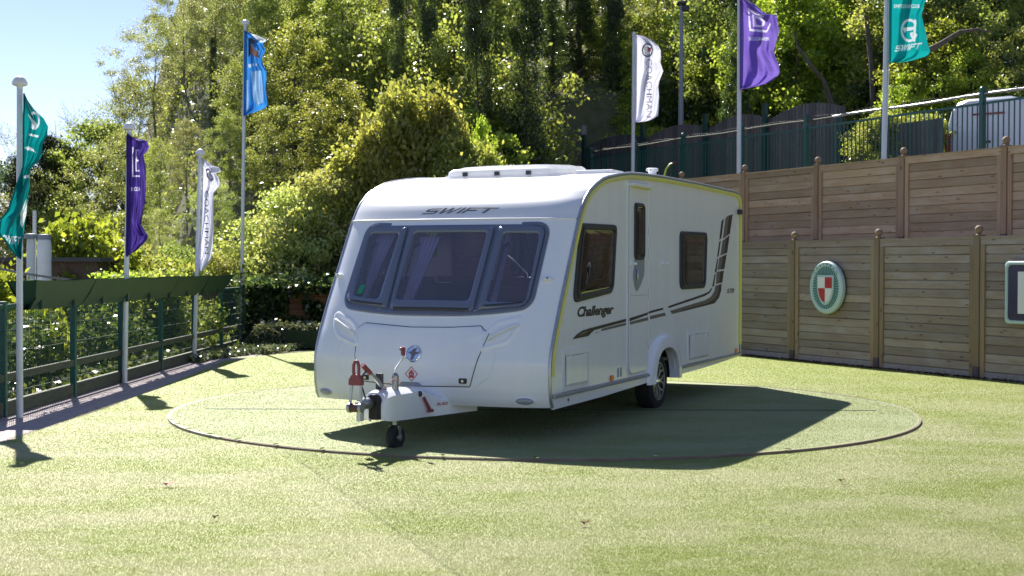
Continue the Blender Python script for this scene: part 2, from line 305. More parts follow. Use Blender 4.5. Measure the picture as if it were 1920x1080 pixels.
def swift_tris():                                            # wide slanted capitals, built stroke by stroke
    L = []
    def q(*p): L.append(p)
    t = .2
    def S_(x): q((x, 0), (x+.95, 0), (x+.95, t), (x, t)); q((x+.95, 0), (x+1.1, .12), (x+1.1, .6), (x+.9, .6), (x+.9, t)); q((x+.15, .4), (x+1.05, .4), (x+.98, .62), (x+.1, .62)); q((x, .5), (x+.2, .42), (x+.2, .82), (x, .85)); q((x+.05, .8), (x+1.1, .8), (x+1.1, 1), (x+.2, 1), (x, .88))
    S_(0)
    x = 1.25; q((x, 1), (x+.24, 1), (x+.42, .25), (x+.42, 0), (x+.2, 0)); q((x+.25, 0), (x+.42, 0), (x+.85, 1), (x+.66, 1)); q((x+.66, 1), (x+.85, 1), (x+.98, .25), (x+.92, 0), (x+.8, 0)); q((x+.8, 0), (x+1.02, 0), (x+1.5, 1), (x+1.28, 1))
    x = 2.85; q((x, 0), (x+.24, 0), (x+.24, 1), (x, 1))
    x = 3.25; q((x, 0), (x+.24, 0), (x+.24, 1), (x, 1)); q((x+.24, .78), (x+1.1, .78), (x+1.1, 1), (x+.24, 1)); q((x+.24, .4), (x+.95, .4), (x+.95, .6), (x+.24, .6))
    x = 4.4; q((x, .78), (x+1.3, .78), (x+1.3, 1), (x, 1)); q((x+.5, 0), (x+.74, 0), (x+.74, .78), (x+.5, .78))
    vs = []; fs = []
    for p in L:
        k = len(vs); vs += [((a+.55*b)/6.25, b) for a, b in p]; fs.append(tuple(range(k, k+len(p))))
    return vs, fs
def grid_refine(vs, fs, n=1): return vs, fs
def rquad(cs, rad, n=5):
    pts = []; N = len(cs)
    for i in range(N):
        p = Vector(cs[i]); a = Vector(cs[i-1]); b = Vector(cs[(i+1) % N]); r = rad[i] if isinstance(rad, (list, tuple)) else rad
        p0 = p+(a-p).normalized()*r; p1 = p+(b-p).normalized()*r
        for k in range(n+1):
            t = k/n; pts.append((1-t)**2*p0+2*t*(1-t)*p+t*t*p1)
    return [(q.x, q.y) for q in pts]
def scale_loop(L, k, c=None):
    cx = sum(p[0] for p in L)/len(L); cy = sum(p[1] for p in L)/len(L)
    if c: cx, cy = c
    return [(cx+(p[0]-cx)*k, cy+(p[1]-cy)*k) for p in L]
def grow(L, d):                                              # move every point of a convex-ish loop outwards by d
    N = len(L); cx = sum(p[0] for p in L)/N; cy = sum(p[1] for p in L)/N; out = []
    for i in range(N):
        a = Vector(L[i-1]); b = Vector(L[(i+1) % N]); t = b-a
        if t.length < 1e-6: t = Vector((1, 0))
        nn = Vector((t.y, -t.x)).normalized()
        if nn.dot(Vector(L[i])-Vector((cx, cy))) < 0: nn = -nn
        out.append((L[i][0]+nn.x*d, L[i][1]+nn.y*d))
    return out
def pip(x, y, L):
    c = False; n = len(L); j = n-1
    for i in range(n):
        if (L[i][1] > y) != (L[j][1] > y) and x < (L[j][0]-L[i][0])*(y-L[i][1])/(L[j][1]-L[i][1])+L[i][0]: c = not c
        j = i
    return c
def rings(mb, loops, F, m=None, close=True):                 # loops: list of (loop, offset); strips between them, last one filled
    n = len(loops[0][0]); vs = []
    for L, o in loops: vs += [F(p[0], p[1], o) for p in L]
    fs = []
    for i in range(len(loops)-1):
        for k in range(n): fs.append((i*n+k, i*n+(k+1) % n, (i+1)*n+(k+1) % n, (i+1)*n+k))
    if close: fs.append(tuple((len(loops)-1)*n+k for k in range(n)))
    return mb.add(vs, fs, m)
# ================================================================ SETTING
FP = Vector((4.491, 21.759)); FD = Vector((.447, -.894)).normalized(); FN = Vector((.894, .447)).normalized(); PITCHF = 1.955
def fpt(t, off, z=0): q = FP+FD*t+FN*off; return Vector((q.x, q.y, z))
def hill(x, y):
    P = Vector((x, y))-FP; off = P.dot(FN); t = P.dot(FD)
    az_ = x/max(y, 1)
    k = min(1, max(0, (az_+.33)/.10)); k = k*k*(3-2*k)
    h = max(0, (y-27.5))*.42*k if y > 27.5 else 0
    h = min(h, 16)
    if y < 27.5: h = -.03
    if off > 0 and t > -20:
        h = -.05 if off < 4 else 2.8
        if off > 9.5: h = 2.8+(off-9.5)*.5
    if x < -5.35:
        d = min(1, (-5.35-x)/3.5); low = -1.6*d
        f = min(1, max(0, (y-26)/8))
        h = low*(1-f*k)+h*k*f if y > 26 else low
    return min(h, 18)
xs = np.concatenate([np.array([-900, -400, -200, -120]), np.arange(-80, 80.1, 1.25), np.array([120, 200, 400, 900])])
ys = np.concatenate([np.array([-900, -300, -100, -50]), np.arange(-20, 110.1, 1.25), np.array([150, 250, 500, 1200])])
V = np.array([[x, y, hill(x, y) if (-20 < y < 110 and abs(x) < 80) else (hill(max(-79, min(79, x)), min(109, y)) if y > 30 and x > -10 else (-.03 if x > -5.3 else -1.6))] for y in ys for x in xs])
nx_ = len(xs); F = np.array([[j*nx_+i, j*nx_+i+1, (j+1)*nx_+i+1, (j+1)*nx_+i] for j in range(len(ys)-1) for i in range(nx_-1)])
g = bulk('ground', V, F, M['soil']); g.data.shade_smooth(); tag(g, 'hillside and ground under the trees', kind='structure')
# lawn sheet
LAWN = [(-4.28, 4.5), (-4.26, 11.4), (-4.22, 14.2), (-4.35, 18), (-4.5, 22.0), (-4.1, 22.6), (-3.45, 23.7), (-2, 24.6), (0, 25.4), (2.4, 25.6)]
q = fpt(0, -.02); q1 = fpt(-3.5, -.02); q2 = fpt(18, -.02)
LAWN += [(q1.x, q1.y), (q.x, q.y), (q2.x, q2.y), (q2.x, 4.5)]
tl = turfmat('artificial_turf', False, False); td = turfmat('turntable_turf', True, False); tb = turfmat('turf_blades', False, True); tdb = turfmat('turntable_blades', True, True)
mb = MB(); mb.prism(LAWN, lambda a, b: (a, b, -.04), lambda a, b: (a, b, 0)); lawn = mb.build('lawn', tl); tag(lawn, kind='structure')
# path of paving along the left fence, slab by slab
pa = MB(); pa.box((-5.35, 4, -.06), (-4.2, 25.3, -.012)); path = pa.build('path', M['concrete']); tag(path, kind='structure')
sl_ = MB(); sl_.box((0, 0, 0), (.52, .60, .05)); s0 = sl_.build('paving_slab', M['paving'], path, bevel=.006)
first = True
for j in range(34):
    for i in range(2):
        o = s0 if first else s0.copy()
        if not first: COL.objects.link(o)
        first = False
        o.parent = path; o.location = (-5.30+i*.53, 5.0+j*.605, -.054+random.uniform(0, .005)); o.rotation_euler = (0, 0, random.uniform(-.006, .006))
# terrace behind the lower fence
te = MB()
def terr(o0, o1, z, t0=-20, t1=22):
    te.prism([(t0, o0), (t1, o0), (t1, o1), (t0, o1)], lambda a, b: fpt(a, b, -.2), lambda a, b: fpt(a, b, z))
terr(.10, .93, 1.80); terr(1.07, 9.5, 3.02)
o = te.build('terrace', M['bank']); tag(o, kind='structure')

# ---------------------------------------------------------------- turf pile (real blades)
def blades(name, N, disc, m):
    # more of them close to the camera, fewer and broader further away
    if disc:
        a = RN.random(N)*2*np.pi; r = np.sqrt(RN.random(N))*(TR-.03); x = TCX+r*np.cos(a); y = TCY+r*np.sin(a); keep = RN.random(N) < (10.3/np.maximum(y, 10.3))**2; x = x[keep]; y = y[keep]
        keep = ~((x > 0) & (y > 16.5)); x = x[keep]; y = y[keep]; z0 = .022
    else:
        uy = RN.random(N); y = 1/(1/6.2-uy*(1/6.2-1/26.0)); hw = y*.395+1.3; x = (RN.random(N)*2-1)*hw
        pts = np.array(LAWN); inside = np.zeros(len(x), bool); j = len(pts)-1
        for i in range(len(pts)):
            c = ((pts[i, 1] > y) != (pts[j, 1] > y)) & (x < (pts[j, 0]-pts[i, 0])*(y-pts[i, 1])/(pts[j, 1]-pts[i, 1]+1e-12)+pts[i, 0]); inside ^= c; j = i
        # ragged edge along the path
        inside |= (x > -4.28-.03*RN.random(len(x))) & (x < -4.1) & (y < 22)
        inside &= (np.hypot(x-TCX, y-TCY) > TR+.02)
        x = x[inside]; y = y[inside]; z0 = 0
    n = len(x); dist = np.hypot(x, y); wd = .0012*(dist/7)**.9*(.7+.6*RN.random(n)); hh = (.006+.004*RN.random(n))*(1 if not disc else .9)
    a = RN.random(n)*2*np.pi; lean = .007*RN.random(n)+.003; la = RN.normal(.9, .9, n)
    dx = np.cos(a)*wd; dy = np.sin(a)*wd
    V = np.empty((n, 3, 3)); V[:, 0] = np.stack([x-dx, y-dy, np.full(n, z0-.001)], 1); V[:, 1] = np.stack([x+dx, y+dy, np.full(n, z0-.001)], 1)
    V[:, 2] = np.stack([x+np.cos(la)*lean, y+np.sin(la)*lean, z0+hh], 1)
    F = np.arange(n*3).reshape(n, 3)
    o = bulk(name, V.reshape(-1, 3), F, m, nper=3); return o
o = blades('turf_pile', 1750000, False, tb); tag(o, 'short artificial grass pile covering the display lawn', 'turf', kind='stuff')

# ---------------------------------------------------------------- turntable
tt = empty('turntable', (TCX, TCY, 0), 0, 'large round turf covered display turntable with thin rusty edging under the caravan', 'turntable')
mb = MB(); mb.lathe([(TR-.012, 0.001), (TR-.012, .022)], 160); mb.build('turf_disc', td, tt)
def arc_ring(r0, r1, z0, z1, a0, a1, n=120):
    mb = MB(); vs = []; 
    for k in range(n+1):
        a = a0+(a1-a0)*k/n; c, s = math.cos(a), math.sin(a)
        vs += [(r0*c, r0*s, z0), (r1*c, r1*s, z0), (r1*c, r1*s, z1), (r0*c, r0*s, z1)]
    fs = []
    for k in range(n):
        for q in range(4): fs.append((k*4+q, k*4+(q+1) % 4, k*4+4+(q+1) % 4, k*4+4+q))
    fs += [(0, 1, 2, 3), (n*4, n*4+3, n*4+2, n*4+1)]
    return mb.add(vs, fs)
arc_ring(TR-.010, TR+.002, .0, .018, R(222), R(262), 50).build('edging', M['rim'], tt)
arc_ring(TR-.010, TR+.003, .0, .021, R(262.2), R(355), 90).build('edging', M['rim'], tt)
arc_ring(TR-.010, TR+.012, .0, .022, R(158), R(221.7), 60).build('edging', M['rimp'], tt)
arc_ring(TR-.010, TR+.010, .0, .022, R(355.3), R(372), 40).build('edging', M['rimp'], tt)
arc_ring(TR-.012, TR+.004, .0, .026, R(12.4), R(157.6), 90).build('edging', M['rim'], tt)
cl = MB(); cl.box((-.012, -.03, .032), (.012, .03, .037)); c0 = cl.build('fixing_clip', M['chrome'], tt)
for i, deg in enumerate([200, 206, 212, 219, 226, 233.5, 241, 249, 257, 268, 282, 300]):
    o = c0 if i == 0 else c0.copy()
    if i: COL.objects.link(o); o.parent = tt
    a = R(deg); o.location = ((TR+.006)*math.cos(a), (TR+.006)*math.sin(a), 0); o.rotation_euler = (0, 0, a+math.pi/2+.3)
mb = MB(); mb.box((-3.45, -.36, .022), (3.4, -.338, .027)); s_ = mb.build('turf_seam', M['trough'], tt); s_.location = (0, gnd(340, 771).y-TCY+.36, 0)
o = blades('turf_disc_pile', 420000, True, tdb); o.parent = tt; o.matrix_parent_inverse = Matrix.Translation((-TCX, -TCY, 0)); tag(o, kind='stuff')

# ================================================================ CARAVAN  (local x = towards the rear, y = across from the door side, z up)
W = 2.25; YAW = .414; AX = 3.055
CV = empty('caravan', (.3489, 11.3304, 0), math.pi/2-YAW, 'white single axle touring caravan with smoked windows and yellow bead, parked on the turntable', 'caravan')
PZ = [.31, .36, .45, .57, .69, .80, .9, 1.1, 1.3, 1.6, 1.9, 2.0, 2.08, 2.17, 2.24, 2.29, 2.32, 2.36, 2.39]
PS = [-.045, -.075, -.095, -.103, -.10, -.065, -.02, .085, .20, .375, .55, .625, .70, .83, 1.0, 1.16, 1.32, 1.62, 1.93]
def S0(z): return float(np.interp(z, PZ, PS))
def S(wv, z):
    u = min(1, abs(wv-W/2)/(W/2)); k = 1 if z < 2.05 else max(0, (2.39-z)/.34)
    return S0(z)-k*(.10*(1-u**2.5)+.05*(1-u**12))
def SF(wv, z, o=0):
    e = .01; dw = (S(wv+e, z)-S(wv-e, z))/(2*e); dz = (S(wv, z+e)-S(wv, z-e))/(2*e)
    n = Vector((-1, dw, dz)).normalized()
    return Vector((S(wv, z), wv, z))+n*o
def SD(s, z, o=0): return Vector((s, -o, z))                # door side plane
def SO(s, z, o=0): return Vector((s, W+o, z))                # far side plane
front = list(zip(PS, PZ))
PROF = front+[(2.3, 2.405), (3.0, 2.42), (4.2, 2.425), (5.2, 2.42), (5.9, 2.415), (6.08, 2.40), (6.17, 2.36), (6.215, 2.28), (6.225, 2.1), (6.23, .40)]
# --- window outlines on the front, (across, up), measured
FW = {'L': rquad([(1.995, 1.835), (1.553, 1.835), (1.533, 1.10), (2.015, 1.145)], [.09, .02, .02, .09]),
      'C': rquad([(1.538, 1.835), (.688, 1.832), (.70, 1.085), (1.518, 1.085)], [.05, .05, .05, .05]),
      'R': rquad([(.672, 1.832), (.225, 1.83), (.235, 1.135), (.684, 1.09)], [.02, .09, .10, .02])}
FP_ = {'L': rquad([(1.945, 1.772), (1.632, 1.772), (1.655, 1.18), (1.93, 1.21)], .035), 'C': rquad([(1.475, 1.778), (.757, 1.776), (.772, 1.18), (1.485, 1.185)], .04),
       'R': rquad([(.602, 1.766), (.279, 1.765), (.265, 1.175), (.613, 1.175)], .035)}
FW_ = {'L': rquad([(2.005, 1.85), (1.553, 1.85), (1.533, 1.09), (2.03, 1.13)], .1)}
def shell(name, z0, z1, nz, m, hole=None, nw=76):
    ws = [W*.5-W*.5*math.cos(math.pi*i/nw)*(.72)-(W*.5)*.28*(1-2*i/nw) for i in range(nw+1)]
    zs = [z0+(z1-z0)*j/nz for j in range(nz+1)]; mb = MB(); vs = [SF(a, z) if 0 < a < W else Vector((S(a, z), a, z)) for z in zs for a in ws]; fs = []
    for j in range(nz):
        for i in range(nw):
            if hole and any(pip((ws[i]+ws[i+1])/2, (zs[j]+zs[j+1])/2, h) for h in hole): continue
            k = j*(nw+1)+i; fs.append((k, k+1, k+nw+2, k+nw+1))
    mb.add(vs, fs); return mb.build(name, m, CV, smooth=40)
shell('front_panel', .31, 1.895, 60, M['paint'], [grow(p, .012) for p in FP_.values()])
shell('upper_front_panel', 1.905, 2.39, 24, M['roofp'])
mb = MB(); n_ = 40
mb.tube([SF(.012+(W-.024)*i/n_, 1.9, .004) for i in range(n_+1)], .0085, 8); mb.build('front_seam_strip', M['white'], CV, smooth=40)
# roof, rear and underside skins as one lofted strip
def strip(name, pts, m, y0=0, y1=W, ny=6):
    mb = MB(); vs = [(p[0], y0+(y1-y0)*j/ny, p[1]) for p in pts for j in range(ny+1)]
    fs = [(i*(ny+1)+j, i*(ny+1)+j+1, (i+1)*(ny+1)+j+1, (i+1)*(ny+1)+j) for i in range(len(pts)-1) for j in range(ny)]
    mb.add(vs, fs); return mb.build(name, m, CV, smooth=40)
strip('roof', [(2.3, 2.405), (3.0, 2.42), (4.2, 2.425), (5.2, 2.42), (5.9, 2.415), (6.08, 2.40)], M['roofp'])
strip('roof', [(1.93, 2.39), (2.3, 2.405)], M['roofp'], 0, .72, 2); strip('roof', [(1.93, 2.39), (2.3, 2.405)], M['roofp'], 1.56, W, 2)   # open under the rooflight
strip('rear_panel', [(6.08, 2.40), (6.17, 2.36), (6.215, 2.28), (6.225, 2.1), (6.23, .40)], M['paint'])
mb = MB(); mb.box((-.02, .36, .40), (6.2, W-.36, .445)); mb.box((-.02, .03, .40), (AX-.45, .36, .445)); mb.box((AX+.45, .03, .40), (6.2, .36, .445)); mb.box((-.02, W-.36, .40), (AX-.45, W-.03, .445)); mb.box((AX+.45, W-.36, .40), (6.2, W-.03, .445)); mb.build('underfloor', M['rubber'], CV)
strip('front_underlip', [(-.045, .31), (.25, .33), (.4, .41)], M['paint'])
# --- side skins with window and wheel openings
def ell(cx, cz, a, b, a0, a1, n): return [(cx+a*math.cos(a0+(a1-a0)*i/n), cz+b*math.sin(a0+(a1-a0)*i/n)) for i in range(n+1)]
AX = 3.055
def bot_outline(ra):
    return [(6.23, .40)]+[(AX+ra, .40)]+ell(AX, .30, ra, ra*.98, R(15), R(165), 16)+[(AX-ra, .40), (0.0, .40)]
SW1o = rquad([(.60, 1.862), (1.548, 1.872), (1.455, 1.245), (.425, 1.17)], [.07, .07, .11, .12]); SW1p = rquad([(.675, 1.815), (1.485, 1.822), (1.41, 1.29), (.53, 1.235)], [.06, .06, .09, .10])
SW2o = rquad([(3.60, 1.866), (4.665, 1.876), (4.60, 1.247), (3.605, 1.243)], [.08, .08, .10, .12]); SW2p = rquad([(3.70, 1.815), (4.605, 1.822), (4.55, 1.30), (3.70, 1.295)], [.06, .06, .08, .1])
DWo = rquad([(2.03, 2.105), (2.325, 2.105), (2.325, 1.555), (2.03, 1.555)], .06); DWp = rquad([(2.06, 2.075), (2.295, 2.075), (2.295, 1.585), (2.06, 1.585)], .05)
side_outline = PROF+bot_outline(.40)[1:]
for nm, Fx in (('door_side_panel', SD), ('far_side_panel', SO)):
    mb = MB(); L = [list(side_outline), SW1p, SW2p, DWp]; allp = [p for l in L for p in l]
    tr = tessellate_polygon([[Vector((p[0], p[1], 0)) for p in l] for l in L]); mb.add([Fx(p[0], p[1], 0) for p in allp], [tuple(t) for t in tr]); mb.build(nm, M['side'], CV)
# edge beads: grey gasket outside, yellow bead inside
def inset(P, d):
    out = []
    for i, p in enumerate(P):
        a = Vector(P[max(0, i-1)]); b = Vector(P[min(len(P)-1, i+1)]); t = (b-a).normalized(); out.append((p[0]+t.y*d, p[1]-t.x*d))
    return out
fine = []
for i in range(len(PROF)-1):
    a, b = Vector(PROF[i]), Vector(PROF[i+1]); n = max(1, int((b-a).length/.12)); fine += [tuple(a.lerp(b, k/n)) for k in range(n)]
fine.append(PROF[-1])
for Fx in (SD, SO):
    P = inset(fine, .007); mb = MB(); mb.tube([Fx(a, b, .004) for a, b in P], .0155, 8, M['alu']); mb.build('edge_rail', None, CV, smooth=50)
    P = inset(fine, .040); 
    keep = [(a, b) for a, b in P if b > .42 or a < 0.5]
    mb = MB(); mb.tube([Fx(a, b, .013) for a, b in keep[3:]], .021, 8); mb.build('yellow_bead', M['yellow'], CV, smooth=50)
    mb = MB(); mb.tube([Fx(a, b, .003) for a, b in inset(fine, .022)], .007, 6); mb.build('gasket', M['rubber'], CV, smooth=50)
def plate(name, loop, o0, o1, m, parent, Fx=SD, smooth=None, holes=()):
    mb = MB(); mb.prism(loop, lambda a, b: Fx(a, b, o0), lambda a, b: Fx(a, b, o1), holes=holes); return mb.build(name, m, parent, smooth=smooth)
def side_window(Lo, Lp, base=0, Fx=SD, gl=None, opener=True):
    mid = [((a[0]*.45+b[0]*.55), (a[1]*.45+b[1]*.55)) for a, b in zip(Lo, Lp)]
    mb = MB(); rings(mb, [(grow(Lo, .004), base), (Lo, base+.016), (mid, base+.018), (mid, base+.026), (grow(Lp, .008), base+.028), (Lp, base+.014)], lambda a, b, o: Fx(a, b, o), close=False)
    w_ = mb.build('window', M['dgrey'] if not gl else M['frame'], CV, smooth=30)
    mb = MB(); rings(mb, [(Lp, base+.014), (scale_loop(Lp, .93), base+.0225), (scale_loop(Lp, .6), base+.025), (scale_loop(Lp, .3), base+.026)], lambda a, b, o: Fx(a, b, o)); mb.build('pane', gl or M['glass2'], w_, smooth=40)
    return w_
winf = []
for Fx in (SD, SO):
    for Lo, Lp in ((SW1o, SW1p), (SW2o, SW2p)): winf.append(side_window(Lo, Lp, 0, Fx))
# --- front windows
FWM = lambda a, b, o: SF(a, b, o)
surround = rquad([(2.02, 1.872), (.205, 1.866), (.205, 1.13), (.66, 1.068), (1.55, 1.062), (2.04, 1.115)], [.13, .13, .12, .3, .3, .13], 8)
mb = MB()
# surround plate as a curved sheet under the three units
gridw = [.19+(2.05-.19)*i/60 for i in range(61)]; gridz = [1.05+(1.88-1.05)*j/28 for j in range(29)]
vs = [FWM(a, b, .006) for b in gridz for a in gridw]; fs = []
for j in range(28):
    for i in range(60):
        ca, cb_ = (gridw[i]+gridw[i+1])/2, (gridz[j]+gridz[j+1])/2
        if pip(ca, cb_, grow(surround, -.02)) and not any(pip(ca, cb_, grow(p, .02)) for p in FP_.values()): k = j*61+i; fs.append((k, k+1, k+62, k+61))
mb.add(vs, fs); ws_ = mb.build('window_surround', M['frame'], CV, smooth=40)
mb = MB(); rings(mb, [(grow(surround, .006), -.004), (grow(surround, .006), .007), (surround, .013), (grow(surround, -.025), .0135), (grow(surround, -.03), .005)], FWM, close=False); mb.build('surround_edge', M['frame'], ws_, smooth=40)
mb = MB(); rings(mb, [(grow(surround, .022), -.006), (grow(surround, .018), .006), (grow(surround, .008), .003)], FWM, close=False); mb.build('recess_lip', M['paint'], ws_, smooth=40)
for k in 'LCR':
    Lo, Lp = FW[k], FP_[k]
    m1 = [((a[0]*.8+b[0]*.2), (a[1]*.8+b[1]*.2)) for a, b in zip(Lo, Lp)]; m2 = [((a[0]*.25+b[0]*.75), (a[1]*.25+b[1]*.75)) for a, b in zip(Lo, Lp)]
    mb = MB(); rings(mb, [(grow(Lo, -.012), .008), (grow(Lo, -.012), .024), (m1, .031), (m2, .034), (grow(Lp, .004), .028), (Lp, .020)], FWM, close=False)
    w_ = mb.build('window', M['frame'], CV, smooth=50)
    mb = MB(); rings(mb, [(Lp, .020), (scale_loop(Lp, .9), .0215), (scale_loop(Lp, .7), .022), (scale_loop(Lp, .45), .022), (scale_loop(Lp, .2), .022)], FWM); mb.build('pane', M['glass'], w_, smooth=60)
    # stays seen behind the pane and the lower edge strip
    mb = MB(); x0 = Lp[0][0]-.012 if k != 'R' else max(p[0] for p in Lp)-.012
    xb = max(p[0] for p in Lp)-.02; mb.tube([SF(xb-.005, 1.68, -.01), SF(xb+.0, 1.24, -.01)], .009, 6); mb.tube([SF(xb-.05, 1.70, -.02), SF(xb+.005, 1.66, -.01)], .014, 6); mb.build('window_stay', M['rubber'], w_)
    a0 = min(p[0] for p in Lo)+.06; a1 = max(p[0] for p in Lo)-.06
    zb = 1.108 if k == 'C' else 1.135
    mb = MB(); mb.tube([SF(a0+(a1-a0)*i/10, zb+(.018*abs((i-5)/5)*0 if k == 'C' else .03*((i/10) if k == 'L' else (1-i/10))), .024) for i in range(11)], .0125, 6); mb.build('lower_bead', M['dgrey'], w_, smooth=50)
mb = MB(); mb.box((0, 0, 0), (1, 1, 1)) if False else None
plg = [(1.90, 1.225), (1.845, 1.225), (1.83, 1.305), (1.885, 1.305)]
mb = MB(); mb.add([SF(a, b, .026) for a, b in plg], [(0, 1, 2, 3)]); mb.build('window_sticker', M['sticker'], CV)
# --- lettering on the upper front
vs, fs = swift_tris(); mb = MB(); mb.add([SF(1.475-(1.475-.712)*a, 1.952+.052*b+.005*math.sin(a*3.1), .0025) for a, b in vs], fs); mb.build('lettering', M['silvertxt'], CV)
# --- locker lid
LK = rquad([(1.80, .945), (1.735, .988), (1.27, .960), (.87, .966), (.61, .983), (.585, .950), (.525, .930), (.66, .475), (1.266, .462), (1.70, .488), (1.775, .70)], .012, 2)
def edge_tube(L, o, r, m, name, parent, Fx=FWM, sub=.03, closed=True):
    P = []; N = len(L)
    for i in range(N if closed else N-1):
        a, b = Vector(L[i]), Vector(L[(i+1) % N]); n = max(1, int((b-a).length/sub)); P += [a.lerp(b, k/n) for k in range(n)]
    mb = MB(); mb.tube([Fx(p.x, p.y, o) for p in P], r, 6, closed=closed); return mb.build(name, m, parent, smooth=60)
gw = [.50+(1.83-.50)*i/50 for i in range(51)]; gz = [.45+(1.0-.45)*j/24 for j in range(25)]
mb = MB(); L2 = grow(LK, -.006)
cen = (1.17, .72); loops = [(L2, -.002), (L2, .009)]+[(scale_loop(L2, k, cen), .0125) for k in (.985, .85, .7, .5, .3, .12)]
rings(mb, loops, FWM); lid = mb.build('locker_lid', M['paint'], CV, smooth=35)
edge_tube(LK, .0015, .0035, M['rubber'], 'lid_gap', lid)
# gas-hose notch under the lid
mb = MB(); mb.prism(rquad([(1.33, .462), (1.30, .50), (1.13, .50), (1.09, .462)], .02), lambda a, b: SF(a, b, 0), lambda a, b: SF(a, b, .0145)); mb.build('lid_notch', M['grey'], lid)
for x, z in ((.718, .525), (1.655, .523)):
    mb = MB(); mb.prism(rquad([(x+.035, z+.022), (x-.035, z+.022), (x-.035, z-.022), (x+.035, z-.022)], .01), lambda a, b: SF(a, b, .010), lambda a, b: SF(a, b, .020)); lk = mb.build('lid_lock', M['black'], lid)
    mb = MB(); mb.tube([SF(x, z, .019), SF(x, z, .026)], .012, 10); mb.build('lock_barrel', M['chrome'], lid)
# chrome badge with a swallow
mb = MB(); bc = (1.187, .735)
circ = [(bc[0]+.072*math.cos(t*math.pi/14), bc[1]+.067*math.sin(t*math.pi/14)) for t in range(28)]
rings(mb, [(circ, .012), (circ, .020), (scale_loop(circ, .9), .024), (scale_loop(circ, .86), .018)], FWM); bd = mb.build('badge', M['chrome'], lid, smooth=40)
bird = [(-.055, .012), (-.02, .018), (.0, .04), (.03, .045), (.012, .02), (.04, .012), (.058, .02), (.045, .0), (.015, -.008), (.002, -.04), (-.02, -.05), (-.012, -.015), (-.03, 0)]
mb = MB(); mb.prism([(bc[0]-a, bc[1]+b) for a, b in bird], lambda a, b: SF(a, b, .017), lambda a, b: SF(a, b, .0225)); mb.build('badge_bird', M['silvertxt'], lid)
# gas warning label
c0_ = (1.198, .568); dm = [(c0_[0]+a*.062, c0_[1]+b*.064) for a, b in ((1, 0), (0, 1), (-1, 0), (0, -1))]
mb = MB(); mb.add([SF(a, b, .0145) for a, b in dm+scale_loop(dm, .86)], [(0, 1, 5, 4), (1, 2, 6, 5), (2, 3, 7, 6), (3, 0, 4, 7)])
mb.add([SF(c0_[0]+a, c0_[1]+b, .0145) for a, b in ((.024, -.032), (-.024, -.032), (-.024, .014), (.024, .014))], [(0, 1, 2, 3)])
mb.add([SF(c0_[0]+a, c0_[1]+b, .0145) for a, b in ((.020, .016), (-.020, .016), (-.012, .026), (.012, .026))], [(0, 1, 2, 3)]); mb.add([SF(c0_[0]+a, c0_[1]+b, .0145) for a, b in ((.006, .026), (-.006, .026), (-.006, .036), (.006, .036))], [(0, 1, 2, 3)])
mb.build('gas_label', M['p_red'], lid)
v_, f_ = text_tris('LPG'); mb = MB(); mb.add([SF(c0_[0]+.018-.036*a, c0_[1]-.012+.014*b, .0152) for a, b in v_], f_); mb.build('label_lettering', M['s_white'], lid)
# grab handles in their scooped pockets
for nm, bar, rec in (('R', ((.515, .865), (.285, .985)), [(.54, .93), (.47, 1.00), (.275, 1.05), (.315, .93), (.36, .86), (.59, .79)]), ('L', ((2.056, 1.00), (1.83, .89)), [(2.085, 1.06), (1.90, 1.00), (1.82, .94), (1.775, .80), (1.99, .87), (2.06, .95)])):
    L = rquad(rec, .03, 3); mb = MB(); rings(mb, [(grow(L, .035), -.002), (grow(L, .008), .013), (L, .013), (scale_loop(L, .86), .002), (scale_loop(L, .6), .0015), (scale_loop(L, .3), .0015)], FWM); hp = mb.build('handle_pocket', M['paint'], CV, smooth=60)
    (a0, b0), (a1, b1) = bar; mb = MB(); mb.tube([SF(a0, b0, .002), SF(a0+(a1-a0)*.06, b0+(b1-b0)*.06, .035)]+[SF(a0+(a1-a0)*t, b0+(b1-b0)*t, .045) for t in (.15, .35, .65, .85)]+[SF(a0+(a1-a0)*.94, b0+(b1-b0)*.94, .035), SF(a1, b1, .002)], .0135, 8); mb.build('grab_handle', M['white'], hp, smooth=60)
# raised swage lines down each side of the lid
for L in ([(.47, .85), (.44, .70), (.50, .56), (.62, .47)], [(1.90, .86), (1.97, .70), (1.93, .56), (1.83, .47)]):
    P = []; 
    for i in range(len(L)-1):
        for k in range(6): P.append(Vector(L[i]).lerp(Vector(L[i+1]), k/6))
    mb = MB(); mb.tube([SF(p.x, p.y, -.007) for p in P], .012, 8); mb.build('swage_line', M['paint'], CV, smooth=80)
# marker lamps and low fog lamps
for x, z in ((.13, 1.372), (2.185, 1.392)):
    L = [(x+.042*math.cos(t*math.pi/10), z+.019*math.sin(t*math.pi/10)) for t in range(20)]
    mb = MB(); rings(mb, [(L, 0), (L, .012), (scale_loop(L, .8), .026), (scale_loop(L, .4), .032)], FWM); ml = mb.build('marker_lamp', M['white'], CV, smooth=50)
    mb = MB(); mb.tube([SF(x, z, .028), SF(x, z, .036)], .011, 10); mb.build('lamp_lens', M['lens'], ml)
for x, z in ((.195, .366), (2.12, .372)):
    L = [(x+.075*math.cos(t*math.pi/10), z+.028*math.sin(t*math.pi/10)) for t in range(20)]
    mb = MB(); rings(mb, [(scale_loop(L, 1.3), -.003), (scale_loop(L, 1.12), .010), (L, .004)], FWM, close=False); ml = mb.build('corner_lamp', M['paint'], CV, smooth=60)
    mb = MB(); rings(mb, [(L, .004), (scale_loop(L, .8), .012), (scale_loop(L, .4), .016)], FWM); mb.build('lamp_lens', M['lens'], ml, smooth=50)
